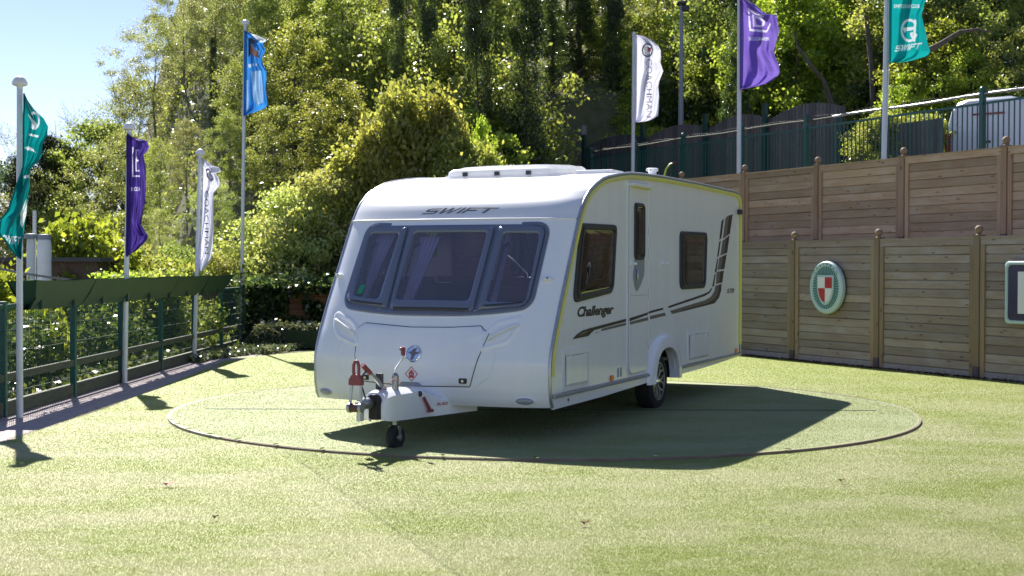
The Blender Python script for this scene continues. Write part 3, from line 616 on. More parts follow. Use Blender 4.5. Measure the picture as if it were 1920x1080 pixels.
# --- interior
mb = MB(); mb.box((.45, .05, .5), (5.9, 2.2, .53)); mb.build('interior_floor', M['floor_in'], CV)
mb = MB(); mb.box((2.62, .03, .53), (2.66, .78, 2.36)); mb.box((2.62, 1.38, .53), (2.66, 2.22, 2.36)); mb.box((2.62, .78, 2.05), (2.66, 1.38, 2.36)); mb.box((3.9, .03, .53), (3.94, 2.22, 2.36)); mb.box((2.2, 1.3, .53), (2.6, 2.2, 1.38)); mb.box((1.2, 1.95, 1.92), (2.6, 2.22, 2.3)); mb.box((1.3, .03, 1.95), (1.8, .25, 2.3)); mb.box((1.95, .95, .53), (2.35, 1.65, 1.36)); mb.build('cabinets', M['cabinet'], CV)
mb = MB(); mb.box((.35, .08, .53), (1.1, .7, 1.12)); mb.box((.35, 1.55, .53), (1.1, 2.17, 1.12)); mb.box((.28, .7, .53), (.6, 1.55, 1.10)); mb.box((.6, .06, 1.0), (1.9, .2, 1.38)); mb.box((.6, 2.05, 1.0), (1.9, 2.19, 1.38)); mb.build('cushions', M['cushion'], CV, bevel=.04)
mb = MB(); mb.box((2.595, 1.22, 1.42), (2.615, 1.52, 1.86)); mb.build('mirror', M['mirror'], CV)
mb = MB(); mb.box((1.93, 1.65, 1.0), (1.97, 2.2, 1.32)); mb.build('hob_front', M['dgrey'], CV)
mb = MB(); mb.tube([(1.98, 1.08, 1.37), (1.98, 1.08, 1.41), (1.96, 1.20, 1.53), (1.93, 1.29, 1.60), (1.92, 1.30, 1.56)], .012, 8); mb.tube([(1.98, 1.02, 1.37), (1.98, 1.02, 1.50), (1.95, .98, 1.52)], .009, 8); mb.tube([(1.98, 1.0, 1.37), (1.98, 1.3, 1.375)], .012, 6); mb.build('tap', M['chrome'], CV, smooth=50)
def curtain(pts_top, pts_bot, n=24, amp=.02, tie=None):
    mb = MB(); vs = []
    for j in range(9):
        v = j/8
        for i in range(n+1):
            u = i/n; a = Vector(pts_top[0]).lerp(Vector(pts_top[1]), u); b = Vector(pts_bot[0]).lerp(Vector(pts_bot[1]), u); p = a.lerp(b, v)
            p += Vector((amp*math.sin(u*n*1.3), amp*.4*math.cos(u*n*1.3), 0)); vs.append(p)
    fs = [(j*(n+1)+i, j*(n+1)+i+1, (j+1)*(n+1)+i+1, (j+1)*(n+1)+i) for j in range(8) for i in range(n)]
    mb.add(vs, fs); mb.build('curtain', M['curtain'], CV, smooth=60)
def sp(wv, z, d): return (S(wv, z)+d, wv, z)
curtain((sp(1.93, 1.78, .10), sp(1.72, 1.78, .10)), (sp(1.90, 1.2, .10), sp(1.86, 1.2, .10)))
curtain((sp(1.46, 1.75, .10), sp(1.25, 1.75, .10)), (sp(1.46, 1.1, .10), sp(1.38, 1.1, .10)))
curtain((sp(.62, 1.78, .10), sp(.58, 1.78, .10)), (sp(.62, 1.1, .10), sp(.57, 1.1, .10)))
curtain((sp(.31, 1.78, .10), sp(.25, 1.78, .10)), (sp(.31, 1.1, .10), sp(.25, 1.1, .10)))
curtain((( .72, .10, 1.83), (.86, .10, 1.83)), ((.62, .10, 1.2), (.72, .10, 1.2))); curtain(((1.22, .10, 1.83), (1.44, .10, 1.83)), ((1.22, .10, 1.2), (1.34, .10, 1.2)))
curtain(((3.72, .10, 1.83), (3.95, .10, 1.83)), ((3.72, .10, 1.2), (3.85, .10, 1.2))); curtain(((4.25, .10, 1.83), (4.58, .10, 1.83)), ((4.3, .10, 1.2), (4.5, .10, 1.2)))
mb = MB(); mb.tube([(.6, .12, 1.70), (.9, .12, 1.655), (1.2, .12, 1.66), (1.46, .12, 1.72)], .005, 5); mb.tube([(3.7, .12, 1.73), (4.1, .12, 1.68), (4.58, .12, 1.71)], .005, 5); mb.build('curtain_wire', M['curtain'], CV)
# --- entrance door
DR = rquad([(1.905, 2.278), (2.475, 2.285), (2.475, .458), (1.905, .452)], [.09, .09, .10, .10])
plate('door_frame', grow(DR, .045), 0, .006, M['white'], CV); plate('door_gap', grow(DR, .008), .002, .0075, M['grey'], CV)
door = plate('door', DR, .006, .016, M['side'], CV, holes=[DWp])
side_window(DWo, DWp, .015)
mb = MB(); mb.tube([SD(1.935, 1.205, .0155), SD(2.445, 1.205, .0155)], .003, 6); mb.build('door_split', M['grey'], door)
HP = rquad([(2.035, 1.60), (2.345, 1.612), (2.345, 1.41), (2.235, 1.31), (2.11, 1.235), (2.035, 1.30)], [.01, .01, .05, .05, .045, .05])
hp = plate('handle_plate', HP, .0165, .021, M['grey'], door)
mb = MB(); L = [(2.06+.055*math.cos(t*math.pi/12), 1.40+.075*math.sin(t*math.pi/12)) for t in range(24)]
rings(mb, [(L, .015), (L, .032), (scale_loop(L, .75), .040), (scale_loop(L, .4), .043)], lambda a, b, o: SD(a, b, o)); hd = mb.build('door_handle', M['grey'], door, smooth=50)
mb = MB(); mb.tube([SD(2.075, 1.47, .03), SD(2.03, 1.44, .055), SD(2.025, 1.38, .058), SD(2.06, 1.33, .035)], .011, 8); mb.build('handle_lever', M['alu'], door, smooth=50)
for (s_, z_) in ((1.965, 1.515), (2.975, 1.522)):
    mb = MB(); mb.tube([SD(s_, z_, .0), SD(s_, z_, .03)], .026, 12); mb.tube([SD(s_, z_, .03), SD(s_+.04, z_, .05)], .014, 8); mb.build('door_retainer', M['white'], CV, smooth=40)
for z_ in (.72, .95, 1.22, 1.62, 1.85):
    mb = MB(); mb.tube([SD(2.505, z_-.05, .016), SD(2.505, z_+.05, .016)], .009, 8); mb.build('hinge', M['white'], door, smooth=40)
mb = MB(); mb.box((1.915, -.05, 2.262), (2.50, 0, 2.296)); al = mb.build('awning_light', M['white'], CV, bevel=.008)
mb = MB(); mb.box((1.93, -.054, 2.252), (2.48, -.006, 2.264)); mb.build('light_lens', M['yellow'], al)
# --- service hatches, reflectors, vents
def hatch(s0, s1, z0, z1, name='service_hatch'):
    L = rquad([(s0, z1), (s1, z1), (s1, z0), (s0, z0)], .035); h = plate(name, L, 0, .010, M['white'], CV)
    Li = grow(L, -.055); plate('hatch_door', Li, .008, .015, M['side'], h); plate('hatch_gap', grow(Li, .006), .009, .0112, M['grey'], h)
    for a in (.2, .8):
        mb = MB(); mb.box((s0+(s1-s0)*a-.012, -.024, z1-.085), (s0+(s1-s0)*a+.012, -.014, z1-.045)); mb.build('catch', M['white'], h)
hatch(.20, .82, .425, .775); hatch(3.92, 4.78, .425, .785)
for s_ in (1.43, 3.60, 6.015):
    mb = MB(); mb.box((s_-.035, -.016, .425), (s_+.035, -.0, .475)); mb.build('side_reflector', M['orange'], CV, bevel=.004)
for s_ in (1.62, 1.70):
    mb = MB(); mb.box((s_-.018, -.004, .445), (s_+.018, 0, .53)); mb.build('side_label', M['grey'], CV)
mb = MB(); mb.box((6.06, -.045, 2.14), (6.17, -.0, 2.20)); mb.build('high_marker_lamp', M['dgrey'], CV, bevel=.006)
# skirt rail and skirt
for (s0, s1) in ((-.03, AX-.50), (AX+.50, 6.235)):
    mb = MB(); mb.box((s0, -.022, .383), (s1, .012, .418)); sr = mb.build('skirt_rail', M['alu'], CV, bevel=.008)
    mb = MB(); mb.tube([(s0, -.024, .400), (s1, -.024, .400)], .006, 6); mb.build('rail_groove', M['grey'], sr)
mb = MB(); z1 = .385
mb.prism([(-.045, z1), (AX-.50, z1), (AX-.50, .325), (1.2, .298), (-.02, .292)], lambda a, b: SD(a, b, -.012), lambda a, b: SD(a, b, .002)); mb.build('skirt', M['paint'], CV)
mb = MB(); mb.prism([(AX+.50, z1), (6.2, z1), (6.15, .37), (4.6, .335), (AX+.50, .325)], lambda a, b: SD(a, b, -.012), lambda a, b: SD(a, b, .002)); mb.build('skirt', M['paint'], CV)
mb = MB(); mb.prism([(.2, z1), (6.2, z1), (6.1, .36), (.2, .30)], lambda a, b: SO(a, b, -.012), lambda a, b: SO(a, b, .002), holes=()); mb.build('skirt', M['paint'], CV)
mb = MB(); mb.tube([SD(.33, .345, .001), SD(.33, .345, .004)], .016, 10); mb.build('jack_hole', M['black'], CV)
# wheel arch trim
def arch_pts(a, b, n=26): return [(AX+a*math.copysign(abs(math.cos(t))**.8, math.cos(t)), .315+b*math.sin(t)) for t in [R(-2)+R(184)*i/n for i in range(n+1)]]
A0 = arch_pts(.56, .475); A1 = arch_pts(.50, .42); A2 = arch_pts(.405, .335)
mb = MB(); nA = len(A0); vs = []
for L, o in ((A0, 0), ([(a*.7+b*.3, c*.7+d*.3) for (a, c), (b, d) in zip(A0, A1)], .035), (A1, .05), (A2, .052), (A2, -.06)): vs += [SD(a, b, o) for a, b in L]
fs = [(r*nA+i, r*nA+i+1, (r+1)*nA+i+1, (r+1)*nA+i) for r in range(4) for i in range(nA-1)]; mb.add(vs, fs); mb.build('wheel_arch_trim', M['paint'], CV, smooth=45)
mb = MB(); vs = [SD(a, b, o) for o in (-.01, -.32) for a, b in arch_pts(.42, .36)]; mb.add(vs, [(i, i+1, nA+i+1, nA+i) for i in range(nA-1)]+[tuple(range(nA, 2*nA))]); mb.build('wheel_well', M['rubber'], CV)
# --- wheels
def wheel(y, sgn):
    WH = Matrix.Translation((AX-.01, y, .297)) @ Matrix.Rotation(R(90)*sgn, 4, 'X')       # local +z points outwards
    mb = MB(); prof = [(.195, .075), (.215, .092), (.262, .094), (.288, .078), (.297, .05), (.298, -.05), (.288, -.078), (.262, -.094), (.2, -.09), (.195, -.075)]
    mb.lathe(prof, 48, X=WH, caps=False); t = mb.build('tyre', M['tyre'], CV, smooth=35)
    mb = MB()
    for zz in (-.05, -.018, .018, .05): mb.lathe([(.2985, zz-.003), (.2995, zz-.003), (.2995, zz+.003), (.2985, zz+.003)], 40, X=WH, caps=False)
    mb.build('tread_groove', M['black'], t)
    mb = MB(); mb.lathe([(.185, -.07), (.196, -.07), (.200, .082), (.196, .088), (.188, .082), (.182, .03), (.06, .015), (.0, .015)], 48, X=WH); rim = mb.build('rim', M['black'], CV, smooth=35)
    mb = MB(); mb.lathe([(.186, .076), (.199, .080), (.199, .0895), (.187, .0895), (.186, .076)], 48, X=WH, caps=False)
    mb.build('rim_lip', M['alu'], rim, smooth=35)
    for k in range(7):
        for d in (-1, 1):
            a0 = 2*math.pi*k/7; a1 = a0+d*.30; am = a0+d*.12; P = []
            for rr, an in ((.035, a0), (.08, a0+d*.04), (.13, am), (.165, a0+d*.22), (.192, a1)): P.append((rr*math.cos(an), rr*math.sin(an)))
            mb = MB(); vs = []
            for i, (px, py) in enumerate(P):
                t_ = Vector(P[min(4, i+1)])-Vector(P[max(0, i-1)]); nn = Vector((-t_.y, t_.x)).normalized()*.0085; zf = .070+.014*(i/4)
                for sx, zz in ((-1, .04), (-1, zf), (1, zf), (1, .04)): vs.append(WH @ Vector((px+nn.x*sx, py+nn.y*sx, zz)))
            fs = [(i*4+q, i*4+(q+1) % 4, i*4+4+(q+1) % 4, i*4+4+q) for i in range(4) for q in range(4)]+[(0, 1, 2, 3), (16, 19, 18, 17)]
            mb.add(vs, fs); mb.build('spoke', M['alu'], rim)
    mb = MB(); mb.lathe([(.04, .03), (.042, .074), (.034, .084), (.0, .087)], 20, X=WH); mb.build('hub_cap', M['chrome'], rim, smooth=40)
wheel(.135, 1); wheel(W-.135, -1)
mb = MB(); mb.tube([(AX, .2, .29), (AX, W-.2, .29)], .04, 10); mb.box((AX-1.7, .55, .33), (6.0, .60, .40)); mb.box((AX-1.7, 1.65, .33), (6.0, 1.70, .40)); mb.build('axle', M['rubber'], CV)
mb = MB(); mb.box((.85, .22, .26), (1.95, .34, .40)); mb.build('battery_box', M['dgrey'], CV)
mb = MB(); mb.box((4.55, .3, .28), (4.85, .55, .40)); mb.build('waste_outlet', M['rubber'], CV)
for s_, w_ in ((.7, .35), (.7, 1.9), (5.7, .35), (5.7, 1.9)):
    mb = MB(); mb.box((s_, w_-.03, .33), (s_+.35, w_+.03, .40)); mb.tube([(s_+.05, w_, .34), (s_+.4, w_, .27)], .015, 6); mb.build('corner_steady', M['rubber'], CV)
# --- side graphics
def decal(loop, m, o=.0022, name='side_stripe', parent=None, Fx=SD):
    mb = MB(); tr = tessellate_polygon([[Vector((a, b, 0)) for a, b in loop]]); mb.add([Fx(a, b, o) for a, b in loop], [tuple(t) for t in tr]); return mb.build(name, m, parent or CV)
B, T = M['black'], M['taupe']
decal([(.426, .858), (.52, .894), (.66, .924), (.86, .937), (1.845, .988), (1.845, .960), (.98, .915), (.90, .896), (.82, .868)], B)
decal([(.56, .880), (.66, .908), (.82, .922), (.74, .898)], T, .0028)
decal([(1.14, .897), (1.17, .919), (1.845, .951), (1.845, .925)], T); decal([(1.90, .955+.004), (1.90, .991), (2.47, 1.030), (2.47, 1.006)], B, .0172, parent=door); decal([(1.915, .928), (1.915, .954), (2.47, .983), (2.47, .950)], T, .0172, parent=door)
decal([(2.535, 1.036), (3.007, 1.062), (3.033, 1.041), (2.535, 1.014)], B); decal([(2.535, .987), (3.084, 1.009), (3.121, .977), (2.535, .953)], T)
decal([(3.187, 1.071), (4.546, 1.176), (4.764, 1.200), (4.89, 1.240), (4.935, 1.240), (4.827, 1.189), (4.608, 1.153), (3.229, 1.052)], B)
decal([(3.266, 1.022), (4.64, 1.107), (4.892, 1.145), (5.02, 1.205), (5.052, 1.263), (5.331, 1.285), (5.318, 1.207), (5.219, 1.121), (5.023, 1.059), (3.346, .986)], T)
decal([(3.75, 1.020), (4.68, 1.068), (5.03, 1.11), (5.17, 1.17), (5.22, 1.276), (5.331, 1.285), (5.318, 1.207), (5.219, 1.121), (5.023, 1.059), (3.6, .999)], B, .0028)
segs = [[(5.084, 1.284), (5.114, 1.428), (5.436, 1.440), (5.371, 1.303)], [(5.147, 1.450), (5.235, 1.595), (5.563, 1.641), (5.46, 1.463)], [(5.277, 1.62), (5.375, 1.80), (5.698, 1.871), (5.585, 1.659)], [(5.388, 1.822), (5.506, 2.068), (5.60, 2.105), (5.835, 2.128), (5.716, 1.893)]]
for L in segs:
    decal(L, T); c = [L[0], L[1]]; a, b, c2, d = L[0], L[1], L[-2] if len(L) == 4 else L[3], L[-1]
    decal([tuple(Vector(a).lerp(Vector(d), .5)), tuple(Vector(b).lerp(Vector(c2), .5)), c2, d], B, .0028)
for L in ([(5.323, 2.032), (5.424, 2.060), (5.314, 1.824), (5.227, 1.808)], [(5.227, 1.787), (5.294, 1.797), (5.197, 1.612), (5.131, 1.602)], [(5.131, 1.58), (5.178, 1.587), (5.101, 1.428), (5.029, 1.42)], [(5.017, 1.394), (5.069, 1.402), (5.0, 1.262), (4.922, 1.255)]): decal(L, B)
v_, f_ = text_tris('Challenger', shear=.28, offset=.036, spacing=.97); mb = MB(); mb.add([SD(.545+.945*a, 1.018+.118*b, .0025) for a, b in v_], f_); mb.build('lettering', B, CV)
v_, f_ = text_tris('570', shear=.3, offset=.02); mb = MB(); mb.add([SD(5.57+.36*a, 1.165+.058*b, .0025) for a, b in v_], f_); mb.build('lettering', B, CV)
vs, fs = swift_tris(); mb = MB(); mb.add([SD(.98+.13*a, .885+.010*b, .0025) for a, b in vs], fs); mb.build('small_lettering', M['silvertxt'], CV)
# --- roof furniture
rl = rquad([(1.46, .58), (1.46, 1.73), (2.34, 1.73), (2.34, .58)], .05); rli = rquad([(1.53, .66), (1.53, 1.65), (2.27, 1.65), (2.27, .66)], .06)
def rz(s): return float(np.interp(s, [1.32, 1.62, 1.93, 2.3], [2.32, 2.36, 2.39, 2.405]))
mb = MB(); rings(mb, [(grow(rl, .02), -.004), (grow(rl, .02), .022), (rl, .024), (scale_loop(rl, .985), .064), (scale_loop(rl, .93), .086), (rli, .088), (scale_loop(rli, .9), .100), (scale_loop(rli, .5), .108)], lambda a, b, o: Vector((a, b, rz(a)+o))); rf = mb.build('rooflight', mat('opal_acrylic', (.78, .79, .80), .25, coat=.3, trans=.55), CV, smooth=35)
for y_ in (.85, 1.18, 1.52):
    mb = MB(); mb.box((1.435, y_-.022, rz(1.45)+.024), (1.475, y_+.022, rz(1.45)+.062)); mb.build('rooflight_clip', M['dgrey'], rf)
mb = MB(); mb.lathe([(.042, 0), (.042, .075), (.060, .078), (.064, .10), (.05, .108), (0, .108)], 20, X=Matrix.Translation((3.08, .14, 2.405))); ch = mb.build('flue_chimney', M['white'], CV, smooth=35)
for k in range(10):
    a = k*math.pi/5; mb = MB(); mb.box((-.006, -.006, 0), (.006, .006, .02), X=Matrix.Translation((3.08+.0585*math.cos(a), .14+.0585*math.sin(a), 2.482))); 
    if k < 6: mb.build('flue_slot', M['grey'], ch)
mb = MB(); mb.box((1.9, .16, 2.385), (2.25, .55, 2.425)); mb.build('roof_vent', M['white'], CV, bevel=.015)
# --- hitch
HM = 1.10
af = CV
for sgn in (-1, 1):
    mb = MB(); mb.add([(-.10, HM+sgn*.22, .27), (-.10, HM+sgn*.27, .27), (.9, HM+sgn*.62, .30), (.9, HM+sgn*.57, .30), (-.10, HM+sgn*.22, .35), (-.10, HM+sgn*.27, .35), (.9, HM+sgn*.62, .39), (.9, HM+sgn*.57, .39)], [(0, 1, 2, 3), (7, 6, 5, 4), (0, 4, 5, 1), (1, 5, 6, 2), (2, 6, 7, 3), (3, 7, 4, 0)]); mb.build('drawbar', M['steel'], af)
# cover: lofted box, sections along x
secs = [(-1.10, .075, .268, .43), (-1.06, .115, .256, .478), (-.98, .128, .250, .492), (-.75, .135, .240, .492), (-.55, .14, .235, .487), (-.42, .15, .232, .462), (-.34, .17, .230, .425), (-.28, .20, .232, .400), (-.10, .29, .24, .390), (.06, .37, .245, .375)]
mb = MB(); vs = []
for s_, hw, z0, z1 in secs:
    c = min(.04, hw*.4)
    for y_, z_ in ((-hw, z0), (-hw*.98, z1-c), (-hw+c*1.2, z1-c*.25), (-hw*.4, z1), (hw*.4, z1), (hw-c*1.2, z1-c*.25), (hw*.98, z1-c), (hw, z0)): vs.append((s_, HM+y_, z_))
fs = [(i*8+q, i*8+q+1, i*8+9+q, i*8+8+q) for i in range(len(secs)-1) for q in range(7)]+[tuple(range(8))]
mb.add(vs, fs); cvr = mb.build('hitch_cover', M['paint'], af, smooth=38)
sideY = HM-.142
mb = MB(); mb.tube([(-.56, sideY+.02, .432), (-.56, sideY-.006, .432)], .024, 12); mb.build('cover_hole', M['black'], cvr)
mb = MB(); mb.tube([(-.52, sideY-.012, .40), (-.44, sideY-.03, .285)], [.012, .016], 8); mb.tube([(-.47, sideY-.028, .285), (-.41, sideY-.038, .283)], .014, 8); mb.build('red_lever', M['red'], cvr, smooth=40)
v_, f_ = text_tris('AL-KO', offset=.02); mb = MB(); mb.add([(-.33+.10*a, sideY-.036-.052*a-.001, .316+.026*b) for a, b in v_], f_); mb.build('lettering', M['p_red'], cvr)
# coupling head and stabiliser
mb = MB(); mb.tube([(-1.30, HM, .405), (-1.15, HM, .405), (-1.02, HM, .395)], [.042, .046, .05], 14, M['alu']); mb.box((-1.36, HM-.012, .38), (-1.28, HM+.012, .43), M['alu']); mb.build('coupling_head', None, af, smooth=40)
mb = MB(); mb.tube([(-1.165, HM-.03, .42), (-1.10, HM-.03, .42)], .052, 18, M['rubber']); mb.box((-1.165, HM-.075, .275), (-1.10, HM+.0, .42), M['rubber']); mb.tube([(-1.17, HM-.015, .285), (-1.17, HM-.015, .262)], .009, 6, M['steel']); mb.build('hitch_gaiter', None, af, smooth=40)
mb = MB(); mb.box((-1.21, HM+.05, .262), (-1.15, HM+.085, .35)); mb.build('hitch_bracket', M['white'], af)
mb = MB(); mb.tube([(-1.36, HM+.05, .385), (-1.36, HM-.04, .385)], .034, 16); mb.build('friction_pad', mat('brown_pad', (.11, .05, .045), .6), af, smooth=40)
for y_ in (.056, -.044):
    mb = MB(); mb.tube([(-1.36, HM+y_+.012, .385), (-1.36, HM+y_-.012, .385)], .040, 18); mb.tube([(-1.36, HM+y_, .39), (-1.345, HM+y_*.8, .57)], .0115, 8); mb.build('stabiliser_arm', M['alu'], af, smooth=40)
mb = MB(); RS = Matrix.Translation((-1.345, HM+.008, .56)); pr = rquad([(-.058, 0), (-.054, .045), (-.030, .082), (.030, .082), (.054, .045), (.058, 0)], .010)
mb.prism(pr, lambda a, b: RS @ Vector((-.022, a, b)), lambda a, b: RS @ Vector((.022, a, b))); sh = mb.build('stabiliser_handle', M['red'], af, bevel=.006)
mb = MB(); lp = [(.034*math.cos(t), .155+.055*math.sin(t)*1.2) for t in [i*math.pi/10 for i in range(20)]]
mb.tube([RS @ Vector((.0+.012*0, a, b)) for a, b in [(.020, .07), (.024, .11), (.023, .155), (.013, .180), (0, .186), (-.013, .180), (-.023, .155), (-.024, .11), (-.020, .07)]], .0125, 10); mb.build('handle_loop', M['red'], sh, smooth=50)
# handbrake
mb = MB(); mb.tube([(-.90, HM-.02, .47), (-.98, HM+.02, .56), (-1.06, HM+.05, .635)], .018, 8, M['steel']); mb.tube([(-1.055, HM+.048, .63), (-1.13, HM+.075, .70)], .021, 10, M['red']); mb.build('handbrake', None, af, smooth=50)
mb = MB(); mb.box((-.93, HM+.02, .47), (-.89, HM+.07, .62)); mb.build('brake_bracket', M['dgrey'], af)
mb = MB(); mb.tube([(-1.10, HM+.055, .655), (-1.16, HM+.06, .62), (-1.20, HM+.045, .55), (-1.19, HM+.02, .46), (-1.15, HM, .41)], .0075, 6, M['dgrey']); mb.build('electrics_cable', None, af, smooth=60)
mb = MB(); mb.tube([(-1.06, HM-.03, .46), (-1.0, HM-.07, .55), (-.93, HM-.10, .585), (-.88, HM-.12, .575), (-.86, HM-.12, .53)], .0026, 6); mb.build('breakaway_cable', M['leafp'], af, smooth=60)
# jockey wheel
JY, JX = 1.045, -.83
mb = MB(); mb.tube([(JX, JY, .23), (JX, JY, .60)], .0285, 16); mb.tube([(JX, JY, .60), (JX, JY, .625)], [.0285, .012], 14); mb.build('jockey_tube', M['steel'], af, smooth=40)
mb = MB(); mb.tube([(JX, JY, .62), (JX, JY, .66), (JX+.03, JY-.05, .745), (JX+.03, JY-.055, .775)], .008, 8, M['chrome']); mb.tube([(JX+.03, JY-.055, .762), (JX+.03, JY-.055, .80), (JX+.03, JY-.057, .832)], [.016, .019, .017], 10, M['red']); mb.tube([(JX+.02, JY-.10+.03, .808), (JX+.035, JY-.03+.0, .815)], .014, 8, M['red']); mb.build('jockey_crank', None, af, smooth=40)
mb = MB(); mb.tube([(JX, JY, .08), (JX, JY, .24)], .021, 12); mb.box((JX-.02, JY-.045, .17), (JX+.02, JY+.045, .195)); mb.box((JX-.02, JY-.047, .09), (JX+.02, JY-.040, .195)); mb.box((JX-.02, JY+.040, .09), (JX+.02, JY+.047, .195)); mb.build('jockey_fork', M['steel'], af)
XW = Matrix.Translation((JX, JY, .101)) @ Matrix.Rotation(R(-6), 4, 'Z') @ Matrix.Rotation(R(90), 4, 'X')
mb = MB(); mb.lathe([(.03, -.03), (.07, -.036), (.092, -.032), (.101, -.02), (.102, 0), (.101, .02), (.092, .032), (.07, .036), (.03, .03)], 32, X=XW); jw = mb.build('jockey_wheel', M['tyre'], af, smooth=35)
mb = MB(); mb.lathe([(.008, -.06), (.03, -.052), (.032, -.036)], 14, X=XW); mb.lathe([(.032, .036), (.03, .052), (.008, .06)], 14, X=XW); mb.build('wheel_hub', M['steel'], jw, smooth=40)

# ================================================================ TIMBER FENCES (right)
def board_mesh(L, h, th, name, m):                           # a plank with bevelled long edges, local x along it, y depth, z up
    mb = MB(); c = .006
    sec = [(0, c), (0, h-c), (c, h), (th, h), (th, 0), (c, 0)]
    vs = [(x, y, z) for x in (0, L) for y, z in sec]; n = 6
    mb.add(vs, [(i, (i+1) % n, n+(i+1) % n, n+i) for i in range(n)]+[tuple(range(n-1, -1, -1)), tuple(range(n, 2*n))])
    return mb
FROT = math.atan2(FD.y, FD.x)
def timber_fence(off, t0, n, pitch, z0, z1, wm, wvm, label, nb, group, ballr=.055):
    base = fpt(t0, off, z0); root = empty('timber_fence', base, FROT, label, 'fence', group); H = z1-z0
    # local x runs along the fence towards the camera, local y = -FN side ... face towards the lawn is -y after rotation check
    sgn = 1 if (Matrix.Rotation(FROT, 2) @ Vector((0, 1))).dot(FN) > 0 else -1      # local +y direction relative to FN
    back = sgn
    first_board = None; first_post = None
    def put(mesh_mb=None, name=None, m=None, loc=(0, 0, 0), parent=None, src=None, rot=None):
        if src is None: o = mesh_mb.build(name, m, parent)
        else: o = src.copy(); COL.objects.link(o); o.parent = parent
        o.location = loc
        if rot: o.rotation_euler = rot
        return o
    S_ = {}
    def get(key, mk, name, m, loc, parent, rot=None):
        if key in S_: return put(src=S_[key], loc=loc, parent=parent, rot=rot)
        S_[key] = put(mk(), name, m, loc, parent, rot=rot); return S_[key]
    bh = (H-.10-.09)/nb; inner = pitch-.11-.16
    def bx(a, b, c): 
        mb = MB(); y0, y1 = (0, b) if back > 0 else (-b, 0); mb.box((0, y0, 0), (a, y1, c)); return mb
    for i in range(n+1):
        x = i*pitch
        p = get('post', lambda: bx(.10, .10, H+.02), 'post', wvm, (x-.05, -.02*back, 0), root)
        capm = lambda: MB().box((-.065, -.065, 0), (.065, .065, .022)).lathe([(.045, .022), (.03, .036), (.028, .045)], 12)
        if 'cap' in S_:
            c = S_['cap'].copy(); COL.objects.link(c); c.parent = p; b = S_['ball'].copy(); COL.objects.link(b); b.parent = p; s2 = S_['shoe'].copy(); COL.objects.link(s2); s2.parent = p
        else:
            c = capm().build('post_cap', M['ball'], p, smooth=40); c.location = (.05, .05*back, H+.02); S_['cap'] = c
            mb = MB(); mb.lathe([(.022, .04), (.035, .046)]+[(ballr*math.sin(k*math.pi/10), .04+ballr-ballr*math.cos(k*math.pi/10)) for k in range(3, 11)], 16); b = mb.build('ball_finial', M['ball'], p, smooth=60); b.location = (.05, .05*back, H+.02); S_['ball'] = b
            mb = MB(); mb.box((-.003, -.003 if back > 0 else -.103, 0), (.103, .103 if back > 0 else .003, .16)); s2 = mb.build('post_shoe', M['shoe'], p); S_['shoe'] = s2
        if i == n: break
        pn = empty('panel', (x+.055, 0, random.uniform(-.006, .006))); pn.parent = root; wdt = pitch-.11
        get('rail', lambda: bx(wdt-.008, .045, .09), 'top_rail', wm, (.004, .0, H-.09), pn)
        get('capping', lambda: bx(wdt-.008, .07, .022), 'capping', wm, (.004, -.012*back, H), pn)
        get('stile', lambda: bx(.075, .05, H-.11), 'stile', wvm, (.004, -.004*back, .02), pn); get('stile', None, 'stile', wvm, (wdt-.079, -.004*back, .02), pn)
        for j in range(nb):
            key = 'board%d' % (j % 3)
            def mk(): 
                mb = MB(); c = .009; h = bh-.003; yy = [0, c, .028]; vs = []
                for xx in (0, inner):
                    for (y_, z_) in ((0, c), (0, h-c), (c, h), (.028, h), (.028, 0), (c, 0)): vs.append((xx, y_*back, z_))
                return mb.add(vs, [(q, (q+1) % 6, 6+(q+1) % 6, 6+q) for q in range(6)]+[(5, 4, 3, 2, 1, 0), (6, 7, 8, 9, 10, 11)])
            o = get(key, mk, 'board', wm, (.079+.001, (.018+random.uniform(-.003, .006))*back, .10+j*bh+random.uniform(-.0015, .0015)), pn, rot=(random.uniform(-.01, .01), random.uniform(-.0022, .0022), 0))
        get('gravel', lambda: bx(wdt-.006, .04, .095), 'gravel_board', M['concrete'], (.003, .004*back, 0), pn)
    return root
timber_fence(0, -3*PITCHF, 9, PITCHF, 0, 1.885, M['wood_lo'], M['wood_lov'], 'lower weathered grey timber fence with ball capped posts standing on the lawn', 14, None)
timber_fence(1.0, -2.70-3*2.04, 9, 2.04, 1.80, 3.165, M['wood_hi'], M['wood_hiv'], 'upper reddish brown timber fence with ball capped posts above the lower fence', 9, None)

# round crest sign on the lower fence
def fence_frame(t, z, off=-.03):                              # x along the fence, y up, z towards the lawn
    P = fpt(t, off, z); X = Vector((FD.x, FD.y, 0)); Z = Vector((-FN.x, -FN.y, 0)); Y = Vector((0, 0, 1))
    m = Matrix((X, Y, Z)).transposed().to_4x4(); m.translation = P; return m
def t_of(u, off=0):
    r = ray(u, 500); k = r[0]/r[1]; # (FP+FD t+FN off).x = k*y
    P = FP+FN*off; return (k*P.y-P.x)/(FD.x-k*FD.y)
CM = fence_frame(t_of(1557), 1.175)
cs = empty('crest_sign', CM.translation, 0, 'oval green and white sign with a red and white quartered shield on the lower fence', 'sign'); 
def onm(MM, root): return lambda a, b, o=0: (MM @ Vector((a, b, o)))-root.location
F_ = onm(CM, cs)
el = [(.385*math.cos(t*math.pi/24), .405*math.sin(t*math.pi/24)) for t in range(48)]
mb = MB(); rings(mb, [(el, 0), (el, .05), (scale_loop(el, .96), .066), (scale_loop(el, .82), .07), (scale_loop(el, .80), .055)], F_, close=False); mb.build('sign_rim', M['s_edge'], cs, smooth=35)
